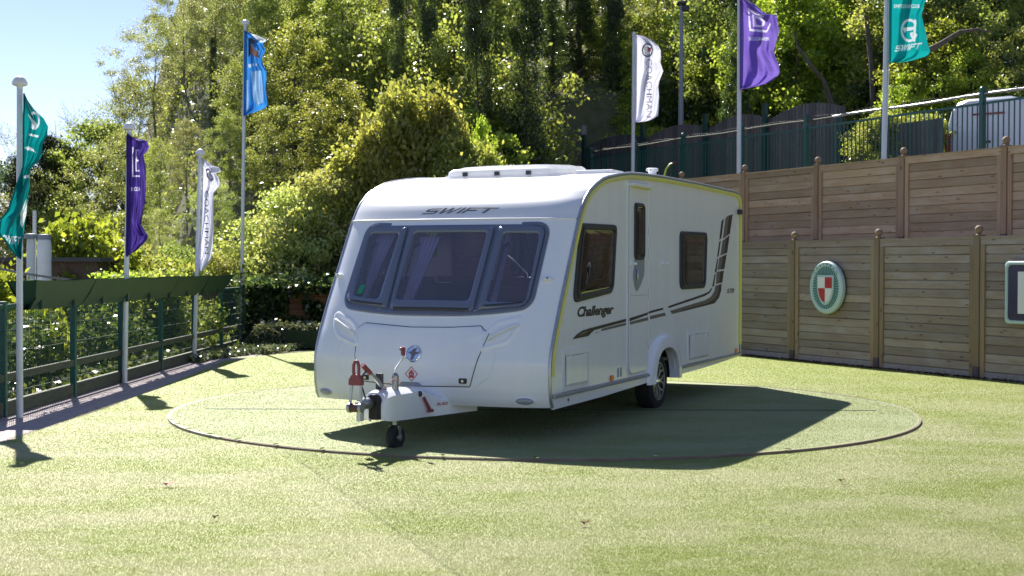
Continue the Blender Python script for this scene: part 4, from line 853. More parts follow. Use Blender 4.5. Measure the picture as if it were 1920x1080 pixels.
mb = MB(); rings(mb, [(scale_loop(el, .80), .055), (scale_loop(el, .2), .056)], F_); mb.build('sign_face', M['s_teal'], cs)
for k in range(44):
    a = 2*math.pi*k/44; p = [(.305*math.cos(a+d)*1, .318*math.sin(a+d)) for d in (-.018, .018)]+[(.16*math.cos(a), .16*math.sin(a))]
    mb = MB(); mb.add([F_(x, y, .0585) for x, y in p], [(0, 1, 2)]); mb.build('sunray', M['s_edge'], cs)
def shield(k, c=(0, -.01)):
    L = [(-.19, .20), (.19, .20), (.19, 0)]+[(.19*math.cos(t)*(1-.12*math.sin(t)), -.26*math.sin(t)) for t in [i*math.pi/2/8 for i in range(1, 9)]]
    L += [(-a, b) for a, b in reversed(L[2:-1])]; return [(c[0]+a*k, c[1]+b*k) for a, b in L]
mb = MB(); mb.prism(shield(1), lambda a, b: F_(a, b, .05), lambda a, b: F_(a, b, .072)); mb.build('shield', M['s_edge'], cs)
inn = shield(.84)
def clip(L, fx, fy):                                          # one quarter of the shield
    out = []
    def cl(P, f):
        r = []
        for i in range(len(P)):
            a, b = P[i-1], P[i]; fa, fb = f(a), f(b)
            if fa*fb < 0: t = fa/(fa-fb); r.append((a[0]+(b[0]-a[0])*t, a[1]+(b[1]-a[1])*t))
            if fb >= 0: r.append(b)
        return r
    return cl(cl(L, fx), fy)
for sx, sy, m_ in ((-1, 1, 's_white'), (1, 1, 's_red'), (-1, -1, 's_red'), (1, -1, 's_white')):
    L = clip(inn, lambda p: sx*(p[0])-.003, lambda p: sy*(p[1]+.01)-.003)
    mb = MB(); mb.prism(L, lambda a, b: F_(a, b, .07), lambda a, b: F_(a, b, .078)); mb.build('shield_quarter', M[m_], cs)
for i, chh in enumerate('COACHMAN'):
    a = R(140-i*100/7); v_, f_ = text_tris(chh, offset=.01); h_ = .040; w_ = .042; rr = .322
    mb = MB(); vs = []
    for x, y in v_:
        lx, ly = (x-.5)*w_, (y)*h_; vs.append(F_((rr+ly)*math.cos(a)+lx*math.sin(a), (rr+ly)*1.05*math.sin(a)-lx*math.cos(a), .0715))
    mb.add(vs, f_); mb.build('lettering', M['p_green'], cs)
# square navy sign at the right edge
t1_ = t_of(1893); BM = fence_frame(t1_+.42, 1.165)
bs = empty('square_sign', BM.translation, 0, 'navy square sign with a pale metal rim cut by the right edge of the photo', 'sign'); F_ = onm(BM, bs)
sq = rquad([(-.42, .405), (.42, .405), (.42, -.405), (-.42, -.405)], .07)
mb = MB(); rings(mb, [(sq, 0), (sq, .05), (scale_loop(sq, .97), .06), (scale_loop(sq, .90), .06), (scale_loop(sq, .885), .045)], F_, close=False); mb.build('sign_rim', M['s_edge'], bs, smooth=35)
mb = MB(); rings(mb, [(scale_loop(sq, .885), .045), (scale_loop(sq, .3), .046)], F_); mb.build('sign_face', M['s_navy'], bs)
def Bshape(): 
    o = [(-.20, .27), (.06, .27), (.17, .22), (.20, .13), (.15, .04), (.22, -.04), (.23, -.14), (.17, -.24), (.05, -.27), (-.20, -.27)]
    h1 = [(-.09, .17), (-.09, .06), (.03, .06), (.08, .115), (.03, .17)]; h2 = [(-.09, -.05), (-.09, -.17), (.04, -.17), (.10, -.11), (.04, -.05)]; return o, [h1, h2]
o_, hs_ = Bshape(); mb = MB(); mb.prism([(a+.0, b) for a, b in o_], lambda a, b: F_(a, b, .045), lambda a, b: F_(a, b, .056), holes=hs_); mb.build('sign_letter', M['s_white'], bs)

# ================================================================ GREEN RAILING on the terrace
def strut(mb, a, b, w, d=None, m=None):                       # upright or level rectangular bar from a to b, w along the fence
    d = d or w; a = Vector(a); b = Vector(b); t = (b-a).normalized(); X = Vector((FD.x, FD.y, 0)) if abs(t.z) > .5 else Vector((0, 0, 1)); Y = t.cross(X).normalized(); X = Y.cross(t)
    vs = [p+X*sx*w/2+Y*sy*d/2 for p in (a, b) for sx, sy in ((-1, -1), (1, -1), (1, 1), (-1, 1))]
    return mb.add(vs, [(0, 1, 2, 3), (7, 6, 5, 4), (0, 4, 5, 1), (1, 5, 6, 2), (2, 6, 7, 3), (3, 7, 4, 0)], m)
RO = 4.3; ZT = 4.52; ZB = 3.02
tp = [t_of(u, RO) for u in (1108, 1190, 1280, 1389, 1511, 1656, 1840)]; tp.append(tp[-1]+2.4)
rt = empty('green_railing', fpt(tp[0], RO, ZB), 0, 'dark green metal picket railing with a glinting handrail along the terrace', 'railing'); RL = rt.location
def rl_(t, z, o=RO): return fpt(t, o, z)-RL
tg = t_of(1560, RO)
mb = MB(); mb.tube([rl_(tp[0]+(tg-tp[0])*i/20, ZT+.012*math.sin(i*.9)) for i in range(21)], .020, 8); mb.build('handrail', M['greenwood'], rt, smooth=50)
mb = MB(); mb.tube([rl_(tg+(tp[-1]-tg)*i/14, ZT+.01*math.sin(i*.9)) for i in range(15)], .024, 8); mb.build('handrail', M['steel'], rt, smooth=50)  # brighter steel on this end imitates the sun's glare along the rail
mb = MB(); mb.tube([rl_(tp[0]+(tp[-1]-tp[0])*i/40, ZT+.045+.02*math.sin(i*1.7), RO-.02) for i in range(41)], .005, 5); mb.build('trailing_cable', M['rubber'], rt)
mb = MB(); strut(mb, rl_(tp[0], ZT-.16), rl_(tp[-1], ZT-.16), .04, .03); strut(mb, rl_(tp[0], ZB+.12), rl_(tp[-1], ZB+.12), .04, .03); mb.build('cross_rail', M['green'], rt)
mb = MB(); strut(mb, (0, 0, 0), (0, 0, ZT-.16-ZB), .018, .018); pk = mb.build('picket', M['green'], rt); fi = True
npk = 0
for i in range(len(tp)-1):
    k = max(4, int((tp[i+1]-tp[i])/.115))
    for j in range(1, k):
        if fi: o = pk; fi = False
        else: o = pk.copy(); COL.objects.link(o)
        o.parent = rt; q = rl_(tp[i]+(tp[i+1]-tp[i])*j/k, ZB); o.location = q
for t in tp:
    mb = MB(); strut(mb, rl_(t, ZB), rl_(t, ZT+.05), .085, .085); p = mb.build('post', M['green'], rt)
    mb = MB(); mb.lathe([(.045, 0), (.055, .02), (.055, .05), (.035, .085), (0, .095)], 12, X=Matrix.Translation(rl_(t, ZT+.05))); mb.build('post_cap', M['green'], p, smooth=50)
# lime hose tied to the railing
hq = at(1258, 320, (fpt(tp[2], RO-.1)).y); mb = MB(); A = at(1243, 343, hq.y); B_ = at(1249, 318, hq.y); C_ = at(1256, 308, hq.y)
mb.tube([A, B_, C_, at(1262, 306, hq.y)], .022, 6, M['hose']); mb.tube([at(1261, 307, hq.y), at(1266, 303, hq.y)], .03, 6, M['red']); o = mb.build('garden_hose', None, smooth=50); tag(o, 'lime green hose with a red end hung on the terrace railing', 'hose')
# ---- close-board fence behind it, wavy tops
CO = 6.6; tc0 = t_of(1097, CO); tc1 = t_of(1760, CO)
cb = empty('closeboard_fence', fpt(tc0, CO, 3.0), 0, 'dark close-board fence with wavy tops standing behind the green railing', 'fence'); CL = cb.location
tbay = [t_of(u, CO) for u in (1211, 1328, 1440, 1580, 1740)]
bounds = [tc0]+tbay+[tc1]; tt_ = tc0; nb = 0
first = None
while tt_ < tc1:
    i = sum(1 for b in bounds if b <= tt_)-1; a, b = bounds[i], bounds[min(i+1, len(bounds)-1)]; u = (tt_-a)/max(.1, b-a)
    top = (5.08+.22*math.sin(math.pi*min(1, u)) - .0) if i < 4 else 4.55
    H = top-3.0; mb = MB()
    if nb < 170:
        mb.add([fpt(tt_, CO, 3.0)-CL, fpt(tt_+.118, CO-.012, 3.0)-CL, fpt(tt_+.118, CO+.012, 3.0)-CL, fpt(tt_, CO+.012, 3.0)-CL]+[fpt(tt_, CO, top)-CL, fpt(tt_+.118, CO-.012, top)-CL, fpt(tt_+.118, CO+.012, top)-CL, fpt(tt_, CO+.012, top)-CL], [(0, 1, 2, 3), (7, 6, 5, 4), (0, 4, 5, 1), (1, 5, 6, 2), (2, 6, 7, 3), (3, 7, 4, 0)]); mb.build('board', M['wood_dk'], cb)
    nb += 1; tt_ += .125
for t in tbay[:4]+[tc0+.12]:
    mb = MB(); strut(mb, fpt(t, CO-.12, 3.0)-CL, fpt(t, CO-.12, 5.45 if t != tbay[3] else 4.9)-CL, .14, .08); mb.build('steel_post', M['greend'], cb)
mb = MB(); strut(mb, fpt(tc0-.2, CO, 3.0)-CL, fpt(tc0-.2, CO, 5.75)-CL, .22, .16); mb.build('end_post', M['concrete'], cb)
# ---- palisade up the slope on the right
pz = lambda t: 4.9+ (t-t_of(1400, 11))*.14
pf = empty('palisade_fence', fpt(t_of(1400, 11), 11, 4.3), 0, 'dark pointed palisade fence climbing the slope behind the boards', 'fence'); PL = pf.location
t0_ = t_of(1330, 11); t1_ = t_of(1905, 11); n = int((t1_-t0_)/.16)
def pzt(t): return 6.0+(t-t0_)*.055
mb = MB(); mb.add([(-.03, 0, 0), (.03, 0, 0), (.03, 0, 1.9), (0, 0, 2.05), (-.03, 0, 1.9), (-.03, .012, 0), (.03, .012, 0), (.03, .012, 1.9), (0, .012, 2.05), (-.03, .012, 1.9)], [(0, 1, 2, 3, 4), (9, 8, 7, 6, 5), (0, 5, 6, 1), (1, 6, 7, 2), (2, 7, 8, 3), (3, 8, 9, 4), (4, 9, 5, 0)]); pl0 = mb.build('pale', M['greend'], pf)
for k in range(n):
    t = t0_+(t1_-t0_)*k/n; o = pl0 if k == 0 else pl0.copy()
    if k: COL.objects.link(o); o.parent = pf
    o.location = fpt(t, 11, pzt(t)-2.05)-PL; o.rotation_euler = (0, 0, FROT)
mb = MB()
for dz in (.35, 1.7): mb.tube([fpt(t0_, 11.03, pzt(t0_)-2.05+dz)-PL, fpt(t1_, 11.03, pzt(t1_)-2.05+dz)-PL], .03, 6)
mb.build('pale_rail', M['greend'], pf)

# ================================================================ FLAG POLES AND FLAGS
def flagpole(u0, u1, Y, zb, zt, r, label, cap=True, group=None, uy=(300, 700), dome=.0):
    b = at((u0+u1)/2, 500, Y); b = Vector((b.x, Y, zb)); dx = (u0-u1)/FPX*Y
    root = empty('flagpole', b, 0, label, 'flagpole', group)
    mb = MB(); mb.tube([(-dx/2, 0, 0), (dx/2, 0, zt-zb)], [r, r*.85], 14); p = mb.build('pole', M['pole'], root, smooth=50)
    if cap:
        mb = MB(); mb.lathe([(r*.8, -.02), (r*1.0, .0), (r*2.1, .012), (r*2.25, .035), (r*1.7, .075), (r*.8, .098), (0, .102)], 18, X=Matrix.Translation((dx/2, 0, zt-zb))); mb.build('pole_cap', M['white'], root, smooth=50)
    return root
flagpole(38, 36, 13.24, 0, 3.22, .033, 'white flagpole nearest the camera beside the left fence, carrying the teal flag', group=None)
flagpole(243, 233, 17.2, 0, 3.19, .034, 'white flagpole at the left fence carrying the narrow purple flag', group=None)
flagpole(376, 364, 21.19, 0, 3.20, .034, 'white flagpole at the left fence carrying the small white flag', group=None)
flagpole(460, 452, 25.2, 0, 5.93, .034, 'tall white flagpole at the far end of the left fence carrying the blue flag', group=None)
YR = [33.2, 29.2, 25.0]
flagpole(1187, 1186, YR[0], 3.0, 7.2, .045, 'slim white flagpole above the caravan roof carrying the white flag with vertical lettering', cap=False)
flagpole(1384, 1385, YR[1], 3.0, 7.6, .050, 'white flagpole on the terrace carrying the large lilac flag', cap=True)
flagpole(1660, 1656, YR[2], 3.0, 7.6, .048, 'white flagpole on the terrace carrying the bright teal flag at the right', cap=True)
mb = MB(); mb.tube([at(1668, -90, 24.95), at(1667, 118, 24.95), at(1661, 300, 24.95)], .009, 5); o = mb.build('halyard', M['white']); tag(o, 'thin halyard rope hanging beside the teal flag pole on the terrace', 'rope')
# lamp post
lpY = 37.2; b = at(1277, 240, lpY); lp_ = empty('lamp_post', (b.x, lpY, 3.0), 0, 'slim grey lamp post standing in front of the trees behind the caravan', 'lamp post')
zt = at(1277, 8, lpY).z-lp_.location.z; mb = MB(); mb.tube([(0, 0, 0), (0, 0, zt)], [.085, .05], 12); mb.build('column', M['galv'], lp_, smooth=50)
mb = MB(); mb.box((-.13, -.15, zt-.02), (.13, .15, zt+.07)); mb.box((.0, -.08, zt-.2), (.21, .08, zt-.02)); mb.build('lantern', M['dgrey'], lp_, bevel=.03)

def flag(name, Y, rows, m, label, fold, prints=(), ny=230, nx=80, group=None):
    # rows: (v, u_left, u_right) outline of the cloth at depth Y; fold(a, b) = depth displacement in metres
    # the print is dyed into the cloth: faces under a printed shape take the print's colour on both sides
    vs_ = [r[0] for r in rows]; ul = [r[1] for r in rows]; ur = [r[2] for r in rows]
    v0, v1 = vs_[0], vs_[-1]
    V = []; UV = np.zeros((ny+1, nx+1, 2))
    for j in range(ny+1):
        v = v0+(v1-v0)*j/ny; l = float(np.interp(v, vs_, ul)); r = float(np.interp(v, vs_, ur))
        for i in range(nx+1): u = l+(r-l)*i/nx; UV[j, i] = (u, v); V.append(at(u, v, Y+fold(i/nx, j/ny)))
    c = V[ny//2*(nx+1)].copy(); root = empty('flag', c, 0, label, 'flag', group)
    mid = (UV[:-1, :-1]+UV[1:, 1:]+UV[:-1, 1:]+UV[1:, :-1])/4; idx = np.zeros((ny, nx), int); mats = [m]
    for nm, pm, polys in prints:
        if pm not in mats: mats.append(pm)
        k = mats.index(pm)
        for pts in polys:
            if isinstance(pts, tuple): vv, ff = pts
            else: vv = pts; ff = [tuple(t) for t in tessellate_polygon([[Vector((a, b, 0)) for a, b in pts]])]
            for f in ff:
                for q in range(1, len(f)-1):
                    A, B_, C_ = vv[f[0]], vv[f[q]], vv[f[q+1]]
                    def sd(P0, P1): return (mid[..., 0]-P1[0])*(P0[1]-P1[1])-(P0[0]-P1[0])*(mid[..., 1]-P1[1])
                    a, b, d = sd(A, B_), sd(B_, C_), sd(C_, A); ins = ((a <= 0) & (b <= 0) & (d <= 0)) | ((a >= 0) & (b >= 0) & (d >= 0)); idx[ins] = k
    mb = MB(); mb.v = [tuple(p-c) for p in V]
    mb.f = [(j*(nx+1)+i, j*(nx+1)+i+1, (j+1)*(nx+1)+i+1, (j+1)*(nx+1)+i) for j in range(ny) for i in range(nx)]; mb.m = idx.ravel().tolist(); mb.mats = mats
    mb.build('cloth', None, root, smooth=80)
    mb = MB(); mb.tube([tuple(V[j*(nx+1)]-c) for j in range(0, ny+1, 6)], .009, 5); mb.build('hem', m, root, smooth=60)
    return root
def tx(s, u0, v0, u1, v1, vert=False, shear=0, offset=.0, skew=0):        # lettering into a photo-space box
    v_, f_ = text_tris(s, shear=shear, offset=offset)
    if vert: return ([(u1-(u1-u0)*(1-b)*1, v0+(v1-v0)*a) for a, b in v_], f_)
    return ([(u0+(u1-u0)*a, v1-(v1-v0)*b+skew*a) for a, b in v_], f_)
def ringp(cx, cy, rx, ry, w_, a0=0, a1=360, n=24):
    return [[(cx+rx*k*math.cos(R(a)), cy+ry*k*math.sin(R(a))) for a, k in ((a0+(a1-a0)*i/n, 1), (a0+(a1-a0)*(i+1)/n, 1), (a0+(a1-a0)*(i+1)/n, 1-w_), (a0+(a1-a0)*i/n, 1-w_))] for i in range(n)]
def wave(amp, kx, ky, ph=0): return lambda a, b: amp*math.sin(kx*a*2*math.pi+ky*b*2*math.pi+ph)*min(1, a*2.5)
def waves(*W_): return lambda a, b: sum(w_(a, b) for w_ in W_)
wv1 = waves(wave(.07, 1.3, .5), wave(.035, 3.1, 1.5, 1), wave(.02, 5, -2.2, 2))
# nearest teal flag
flag('flag', 13.15, [(175, 45, 46), (188, 45, 52), (205, 45, 64), (222, 44, 82), (237, 44, 90), (255, 44, 88), (270, 44, 80), (290, 44, 79), (303, 44, 72), (315, 43, 58), (330, 38, 56), (350, 30, 56), (378, 21, 52), (398, 15, 50), (408, 2, 48), (440, -2, 44), (452, 12, 42), (466, 19, 41), (478, 30, 41), (486, 38, 40)], M['f_teal2'],
     'teal flag twisted round the nearest flagpole at the left edge', waves(wave(.06, 1.2, 1.5), wave(.03, 2.6, 3, 1), wave(.015, 4, 6)),
     [('bird_logo', M['p_white'], ringp(64, 226, 11, 17, .3, -120, 120, 14)+[[(52, 214), (60, 222), (66, 228), (72, 238), (66, 244), (58, 240), (60, 230)], [(54, 250), (72, 254), (72, 258), (54, 254)]]), ('swoosh', M['p_white'], [[(45, 276), (54, 275), (62, 279), (68, 287), (60, 283), (50, 281)], [(44, 330), (55, 327), (55, 333), (44, 335)]]),
      ('swoosh', M['p_white'], [[(47, 378), (50, 372), (50, 400), (42, 428), (38, 420), (38, 400)]]), ('lettering', M['p_white'], [tx('SWIFT', 3, 440, 40, 456, shear=.3, offset=.02, skew=4)])])
# narrow purple flag
flag('flag', 17.1, [(250, 239, 240), (256, 238, 247), (260, 238, 261), (264, 238, 276), (276, 238, 279.5), (283, 238, 276), (291, 238, 269), (320, 238, 274), (351, 238, 274), (380, 238, 272), (395, 238, 268), (420, 237.5, 265), (432, 237.5, 271), (441, 237, 277), (449, 237, 276), (458, 237, 268), (468, 237, 258), (475, 237, 247), (482, 237, 238)], M['f_purple'],
     'narrow dark purple flag furled along its pole above the left fence', waves(wave(.09, 1.1, .4), wave(.04, 2.6, 1.2, 1), wave(.02, 4.5, -2.4, 2)),
     [('square_emblem', M['p_lilac'], [[(248, 275), (250, 275), (250, 331), (248, 331)], [(248, 329), (262, 329), (262, 332), (248, 332)], [(254, 280), (256.5, 280), (256.5, 322), (254, 322)], [(254, 280), (260, 280), (260, 283), (254, 283)], [(254, 299), (260, 299), (260, 302), (254, 302)], [(254, 319), (261, 319), (261, 322), (254, 322)]]), ('lettering', M['p_lilac'], [tx('BUCCA', 246, 351, 263, 358, offset=.02)])])
# small white flag
flag('flag', 21.08, [(297, 380, 381), (304, 380.5, 390), (311, 380.5, 398), (314, 380.5, 411), (322, 380.5, 414), (325, 380.5, 404), (336, 380, 411), (347, 380, 413), (354, 380, 408), (361, 379.5, 401), (389, 379, 400), (420, 378, 400.5), (452, 375, 399.5), (470, 373, 398), (483, 371, 396), (492, 367, 392), (500, 372, 386), (508, 376, 379)], M['f_white'],
     'small white flag with dark lettering on the third pole along the left fence', waves(wave(.08, 1.2, .6), wave(.04, 2.8, 1.6, 1), wave(.02, 5, 3)),
     [('crest', M['p_navy'], [[(386, 317), (391, 315), (400, 336), (397, 341), (388, 332)]]), ('crest', M['f_white'], [[(388, 320), (391, 319), (397, 334), (395, 337), (390, 330)]]), ('lettering', M['p_navy'], [tx('COACHMAN', 383.5, 358, 391, 476, vert=True, offset=.0)])])
# blue flag
flag('flag', 25.1, [(57, 458.5, 459), (62, 458.5, 469), (67, 458.5, 484), (73, 458.3, 497), (76, 458.3, 499.5), (82, 458.2, 492), (94, 458, 498), (108, 458, 491.5), (119, 457.9, 491.8), (133, 457.8, 500), (166, 457.6, 498.5), (185, 457.5, 500.5), (197, 457.5, 502.5), (203, 457.5, 497), (210, 457.5, 479), (214, 457.5, 467), (218, 457.5, 458.5)], M['f_blue'],
     'sky blue flag near the top of the tall pole in front of the trees', waves(wave(.12, 1.2, .25), wave(.05, 2.7, .5, 1), wave(.025, 4.5, -1.8, 2)),
     [('picture', M['p_orange'], [[(466, 84), (474, 84), (476, 92), (484, 95), (486, 108), (478, 107), (472, 100), (466, 108)]]), ('picture', M['p_navy'], [[(465.5, 72), (472, 70), (482, 80), (475, 83), (470, 82), (470, 100), (465.5, 108)]]), ('painted_fold', M['p_white'], [[(470, 62), (484, 67), (499, 74), (500, 78), (490, 80), (480, 74)]]), ('pale_marks', M['p_white'], [[(466, 120), (471, 120), (471, 126), (466, 126)], [(473, 119), (476, 119), (475, 124)], [(478, 119), (482, 119), (482, 123), (478, 124)]]), ('pale_panel', M['p_pale'], [[(470, 134), (489, 132), (494, 170), (493, 192), (480, 198), (474, 180)], [(462, 150), (466, 150), (466, 205), (462, 212)]])])  # pale look of the corner fold is coloured into the cloth
# white flag with vertical lettering
flag('flag', 33.1, [(64.5, 1190, 1191), (67, 1190, 1203), (71, 1190, 1214), (78, 1190, 1225), (86, 1190, 1234), (94, 1190, 1238.5), (108, 1190, 1239.5), (117, 1190, 1238), (124, 1190, 1240.5), (133, 1190, 1243.5), (142, 1190, 1240), (152, 1190, 1236), (162, 1190, 1234), (180, 1190, 1235.5), (205, 1190, 1235), (217, 1190, 1233.5), (222, 1190, 1226), (226, 1190, 1218), (228.5, 1190, 1205), (229.5, 1190, 1191)], M['f_white'],
     'white flag with vertical dark lettering and a shield crest above the caravan roof', waves(wave(.12, 1.1, .3), wave(.05, 2.4, .9, 1), wave(.03, 4, 2)),
     [('crest_ring', M['p_navy'], ringp(1214, 94, 10.5, 13.5, .24)), ('crest_shield', M['p_green'], [[(1206.5, 87), (1221, 89), (1220, 97), (1216, 104), (1209, 100)]]), ('crest_shield', M['s_white'], [[(1207.5, 88), (1219.5, 90), (1219, 96.5), (1215.5, 102), (1209.5, 99)]]), ('crest_quarter', M['p_red'], [[(1214, 89), (1219.5, 90), (1219, 96), (1214, 98)]]), ('lettering', M['p_navy'], [tx('COACHMAN', 1212, 111, 1222.5, 220, vert=True, offset=-.01)])])
# large lilac flag
flag('flag', 29.1, [(-9, 1388, 1389), (0, 1388, 1400), (6, 1388, 1412), (14, 1388, 1422), (22, 1388, 1430), (26, 1388, 1437), (28, 1388, 1456), (40, 1388, 1458), (60, 1388, 1460.5), (78, 1388, 1455), (95, 1388, 1451), (104, 1388, 1453), (118, 1388, 1459), (134, 1388, 1462), (142, 1388, 1459), (150, 1388, 1448), (157, 1388, 1437), (161, 1388, 1424), (164, 1388, 1408), (168.5, 1388, 1389)], M['f_purple2'],
     'large lilac flag with a square letter emblem flying above the terrace railing', waves(wave(.16, 1.1, .25), wave(.07, 2.3, .9, 1), wave(.04, 4, -1.8, 2)),
     [('square_emblem', M['p_lilac'], [[(1402, 15), (1405, 16), (1408, 55), (1405, 58)], [(1405, 54), (1440, 57), (1437, 61), (1405, 58)], [(1440, 57), (1446, 45), (1443, 43), (1438, 56)], [(1403, 16), (1414, 21), (1432, 30), (1430, 33), (1412, 25), (1403, 20)], [(1411, 27), (1416, 29), (1418, 47), (1412, 49)], [(1412, 46), (1430, 48), (1428, 51), (1412, 50)], [(1416, 28), (1428, 34), (1434, 40), (1434, 46), (1430, 50), (1429, 47), (1430, 40), (1416, 33)]]), ('lettering', M['p_white'], [tx('BUCCANEER', 1404, 70, 1443, 76, offset=.03)])])
# bright teal flag
flag('flag', 24.9, [(-60, 1668, 1730), (-30, 1668, 1737), (-5, 1668, 1736), (8, 1668, 1733), (28, 1668, 1728), (42, 1668, 1731), (60, 1668, 1736), (80, 1668, 1739), (96, 1668, 1744), (102, 1668, 1741), (106, 1668, 1735), (110, 1668, 1722), (114, 1668, 1708), (117, 1668, 1690), (118.5, 1668, 1670)], M['f_teal'],
     'bright teal flag with a white bird roundel at the top right of the photo', waves(wave(.12, 1.0, .25), wave(.05, 2.3, .8, 1), wave(.02, 4, 2)),
     [('roundel', M['p_white'], ringp(1705, 57, 16, 22, .22, 20, 330, 24)+[[(1714, 36), (1718, 38), (1716, 78), (1712, 78)]]), ('bird_logo', M['p_white'], [[(1692, 52), (1716, 50), (1716, 56), (1700, 58), (1696, 62)], [(1706, 62), (1712, 60), (1712, 74), (1708, 70)]]),
      ('lettering', M['p_white'], [([(1677+52*a, 97-11*b-6*a) for a, b in swift_tris()[0]], swift_tris()[1]), tx('SWIFTGROUP.CO.UK', 1676, 8, 1725, 15, offset=.02)])])

# ================================================================ LEFT FENCE
LX = -4.97
lf = empty('mesh_fence', (LX, 13.3, 0), 0, 'dark green wire mesh fence with square posts along the left side of the lawn', 'fence'); LO = Vector((LX, 13.3, 0))
posts = [5.3, 7.3, 9.3, 11.3, 13.3, 15.42, 17.28, 19.25, 21.25, 23.25, 25.2]
def L_(x, y, z): return Vector((x, y, z))-Vector((0, 13.3, 0))
first = None
for y in posts:
    if first is None: mb = MB(); mb.box((-.03, -.03, 0), (.03, .03, 1.13)); first = mb.build('post', M['green'], lf, bevel=.004); o = first
    else: o = first.copy(); COL.objects.link(o); o.parent = lf
    o.location = (0, y-13.3, 0)
for a, b in zip(posts[:-1], posts[1:]):
    mb = MB(); mb.box((-.02, a-13.3+.03, 1.055), (.02, b-13.3-.03, 1.10)); mb.build('top_rail', M['green'], lf)
    mb = MB(); mb.box((-.02, a-13.3+.03, .345), (.02, b-13.3-.03, .42)); mb.build('bottom_rail', M['greenwood'], lf)
    n = int((b-a)/.05); mb = MB()
    for k in range(1, n): y = a-13.3+(b-a)*k/n; mb.box((-.011, y-.0022, .17), (-.0065, y+.0022, 1.06))
    for z in (.22, .62, .84): mb.box((-.006, a-13.3+.03, z), (-.001, b-13.3-.03, z+.006))
    o = mb.build('wire_mesh', M['greend'], lf); tag(o, kind='stuff')
    mb = MB(); mb.box((-.045, a-13.3+.032, 0), (.012, b-13.3-.032, .15+random.uniform(-.006, .006))); mb.build('kerb_board', M['greenwood'], lf, bevel=.006)
# hanging canvas troughs on the rail
tr_ = empty('canvas_trough', (LX, 18, 1.05), 0, 'long green canvas trough hung on the top rail of the left mesh fence', 'trough')
ya = 13.55
while ya < 23.0:
    L = 1.93; yb = min(ya+L, 23.15); e0 = .0; mb = MB()
    n = 8; vs = []
    for i in range(n+1):
        y = ya+(yb-ya)*i/n; sag = -.012*math.sin(math.pi*i/n)+random.uniform(-.003, .003); tz = 1.325+sag
        tb_ = 0
        if ya == 13.55: tb_ = .5*(1-i/n) if i < 1 else 0
        yb2 = y+(.32 if (ya == 13.55 and i == 0) else 0)-(.25 if (yb > 23.1 and i == n) else 0)
        bulge = .015*math.sin(i*2.1+ya)
        vs += [(-.05, y-18, tz-1.05), (-.06, y-18, tz-1.05-.012), (-.02, yb2-18, 1.035-1.05), (.06, yb2-18, 1.03-1.05), (.16+bulge, (y+yb2)/2-18, 1.16-1.05), (.235, y-18, tz-1.05-.012), (.245, y-18, tz-1.05+.012), (.225, y-18, tz-1.05), (.04, yb2-18, 1.05-1.05), (-.01, yb2-18, 1.05-1.05)]
    k = 10; fs = [(i*k+q, i*k+(q+1) % k, (i+1)*k+(q+1) % k, (i+1)*k+q) for i in range(n) for q in range(k)]
    fs += [(0, 1, 2, 3, 4, 5, 6, 7, 8, 9), tuple(n*k+q for q in reversed(range(10)))]
    fs += [(0, 2, 3, 6), (n*k+6, n*k+3, n*k+2, n*k)]
    mb.add(vs, fs); tp_ = mb.build('trough_section', M['trough'], tr_, smooth=40)
    ya = yb+.015
for k in range(9):
    y = 14.0+k*1.05; mb = MB(); mb.box((.10, y-18, -.02), (.13, y-18+.03, .10)); mb.build('hook', M['greend'], tr_)
# beige rope seen beyond
mb = MB(); mb.tube([at(-20, 500, 15.5), at(40, 512, 15.6), at(80, 518, 15.8), at(140, 526, 16)], .014, 6); o = mb.build('rope', M['concrete'], smooth=50); tag(o, 'pale sagging rope running behind the nearest flagpole', 'rope')

# ================================================================ BACK LEFT CORNER
bf = empty('back_fence', (-3.2, 26.3, 0), 0, 'low orange brown board fence half buried in ivy behind the lawn', 'fence')
for j in range(8):
    for i in range(3):
        mb = board_mesh(1.9, .118, .03, 'board', None); o = mb.build('board', M['wood_bk'], bf); o.location = (-3.2+i*1.95, random.uniform(-.006, .006), .03+j*.124)
for i in range(4):
    mb = MB(); mb.box((-3.28+i*1.95, -.05, 0), (-3.2+i*1.95, .06, 1.06)); mb.build('post', M['wood_bk'], bf)
pb = empty('planter_box', (-3.8, 24.6, 0), 0, 'low dark turf covered bed with ivy spilling over its top at the back corner', 'planter')
mb = MB(); mb.box((-.72, 0, 0), (2.2, .9, .33)); mb.build('bed_face', mat('shaded_turf', (.035, .06, .022), .9, noise=.4, bump=.6), pb, bevel=.03)  # dark green carries the shade on the bed's front face
# left background: pale tanks and sheds
for k, (u0, u1, v0, lab) in enumerate(((50, 66, 445, 'leftmost of the two pale storage tanks beyond the left fence'), (70, 96, 446, 'right of the two pale storage tanks beyond the left fence'))):
    Yt = 20.5+k*.5; a = at(u0, v0, Yt); b = at(u1, 512, Yt); wd = (b.x-a.x)/2
    root = empty('storage_tank', ((a.x+b.x)/2, Yt, a.z-2.6), 0, lab, 'tank'); H = 2.6; root.location.z = a.z-H
    mb = MB(); mb.lathe([(wd*.96, 0), (wd, .05), (wd, H-.12), (wd*.9, H-.03), (wd*.4, H), (0, H)], 24); mb.build('tank_body', M['tank'], root, smooth=40)
    mb = MB()
    for z in (.5, 1.2, 1.9): mb.lathe([(wd*1.01, z), (wd*1.04, z+.02), (wd*1.04, z+.05), (wd*1.01, z+.07)], 24, caps=False)
    mb.build('tank_band', M['tank'], root)
    mb = MB(); mb.lathe([(.10, H-.02), (.10, H+.05), (0, H+.06)], 14); mb.build('tank_lid', M['galv'], root)
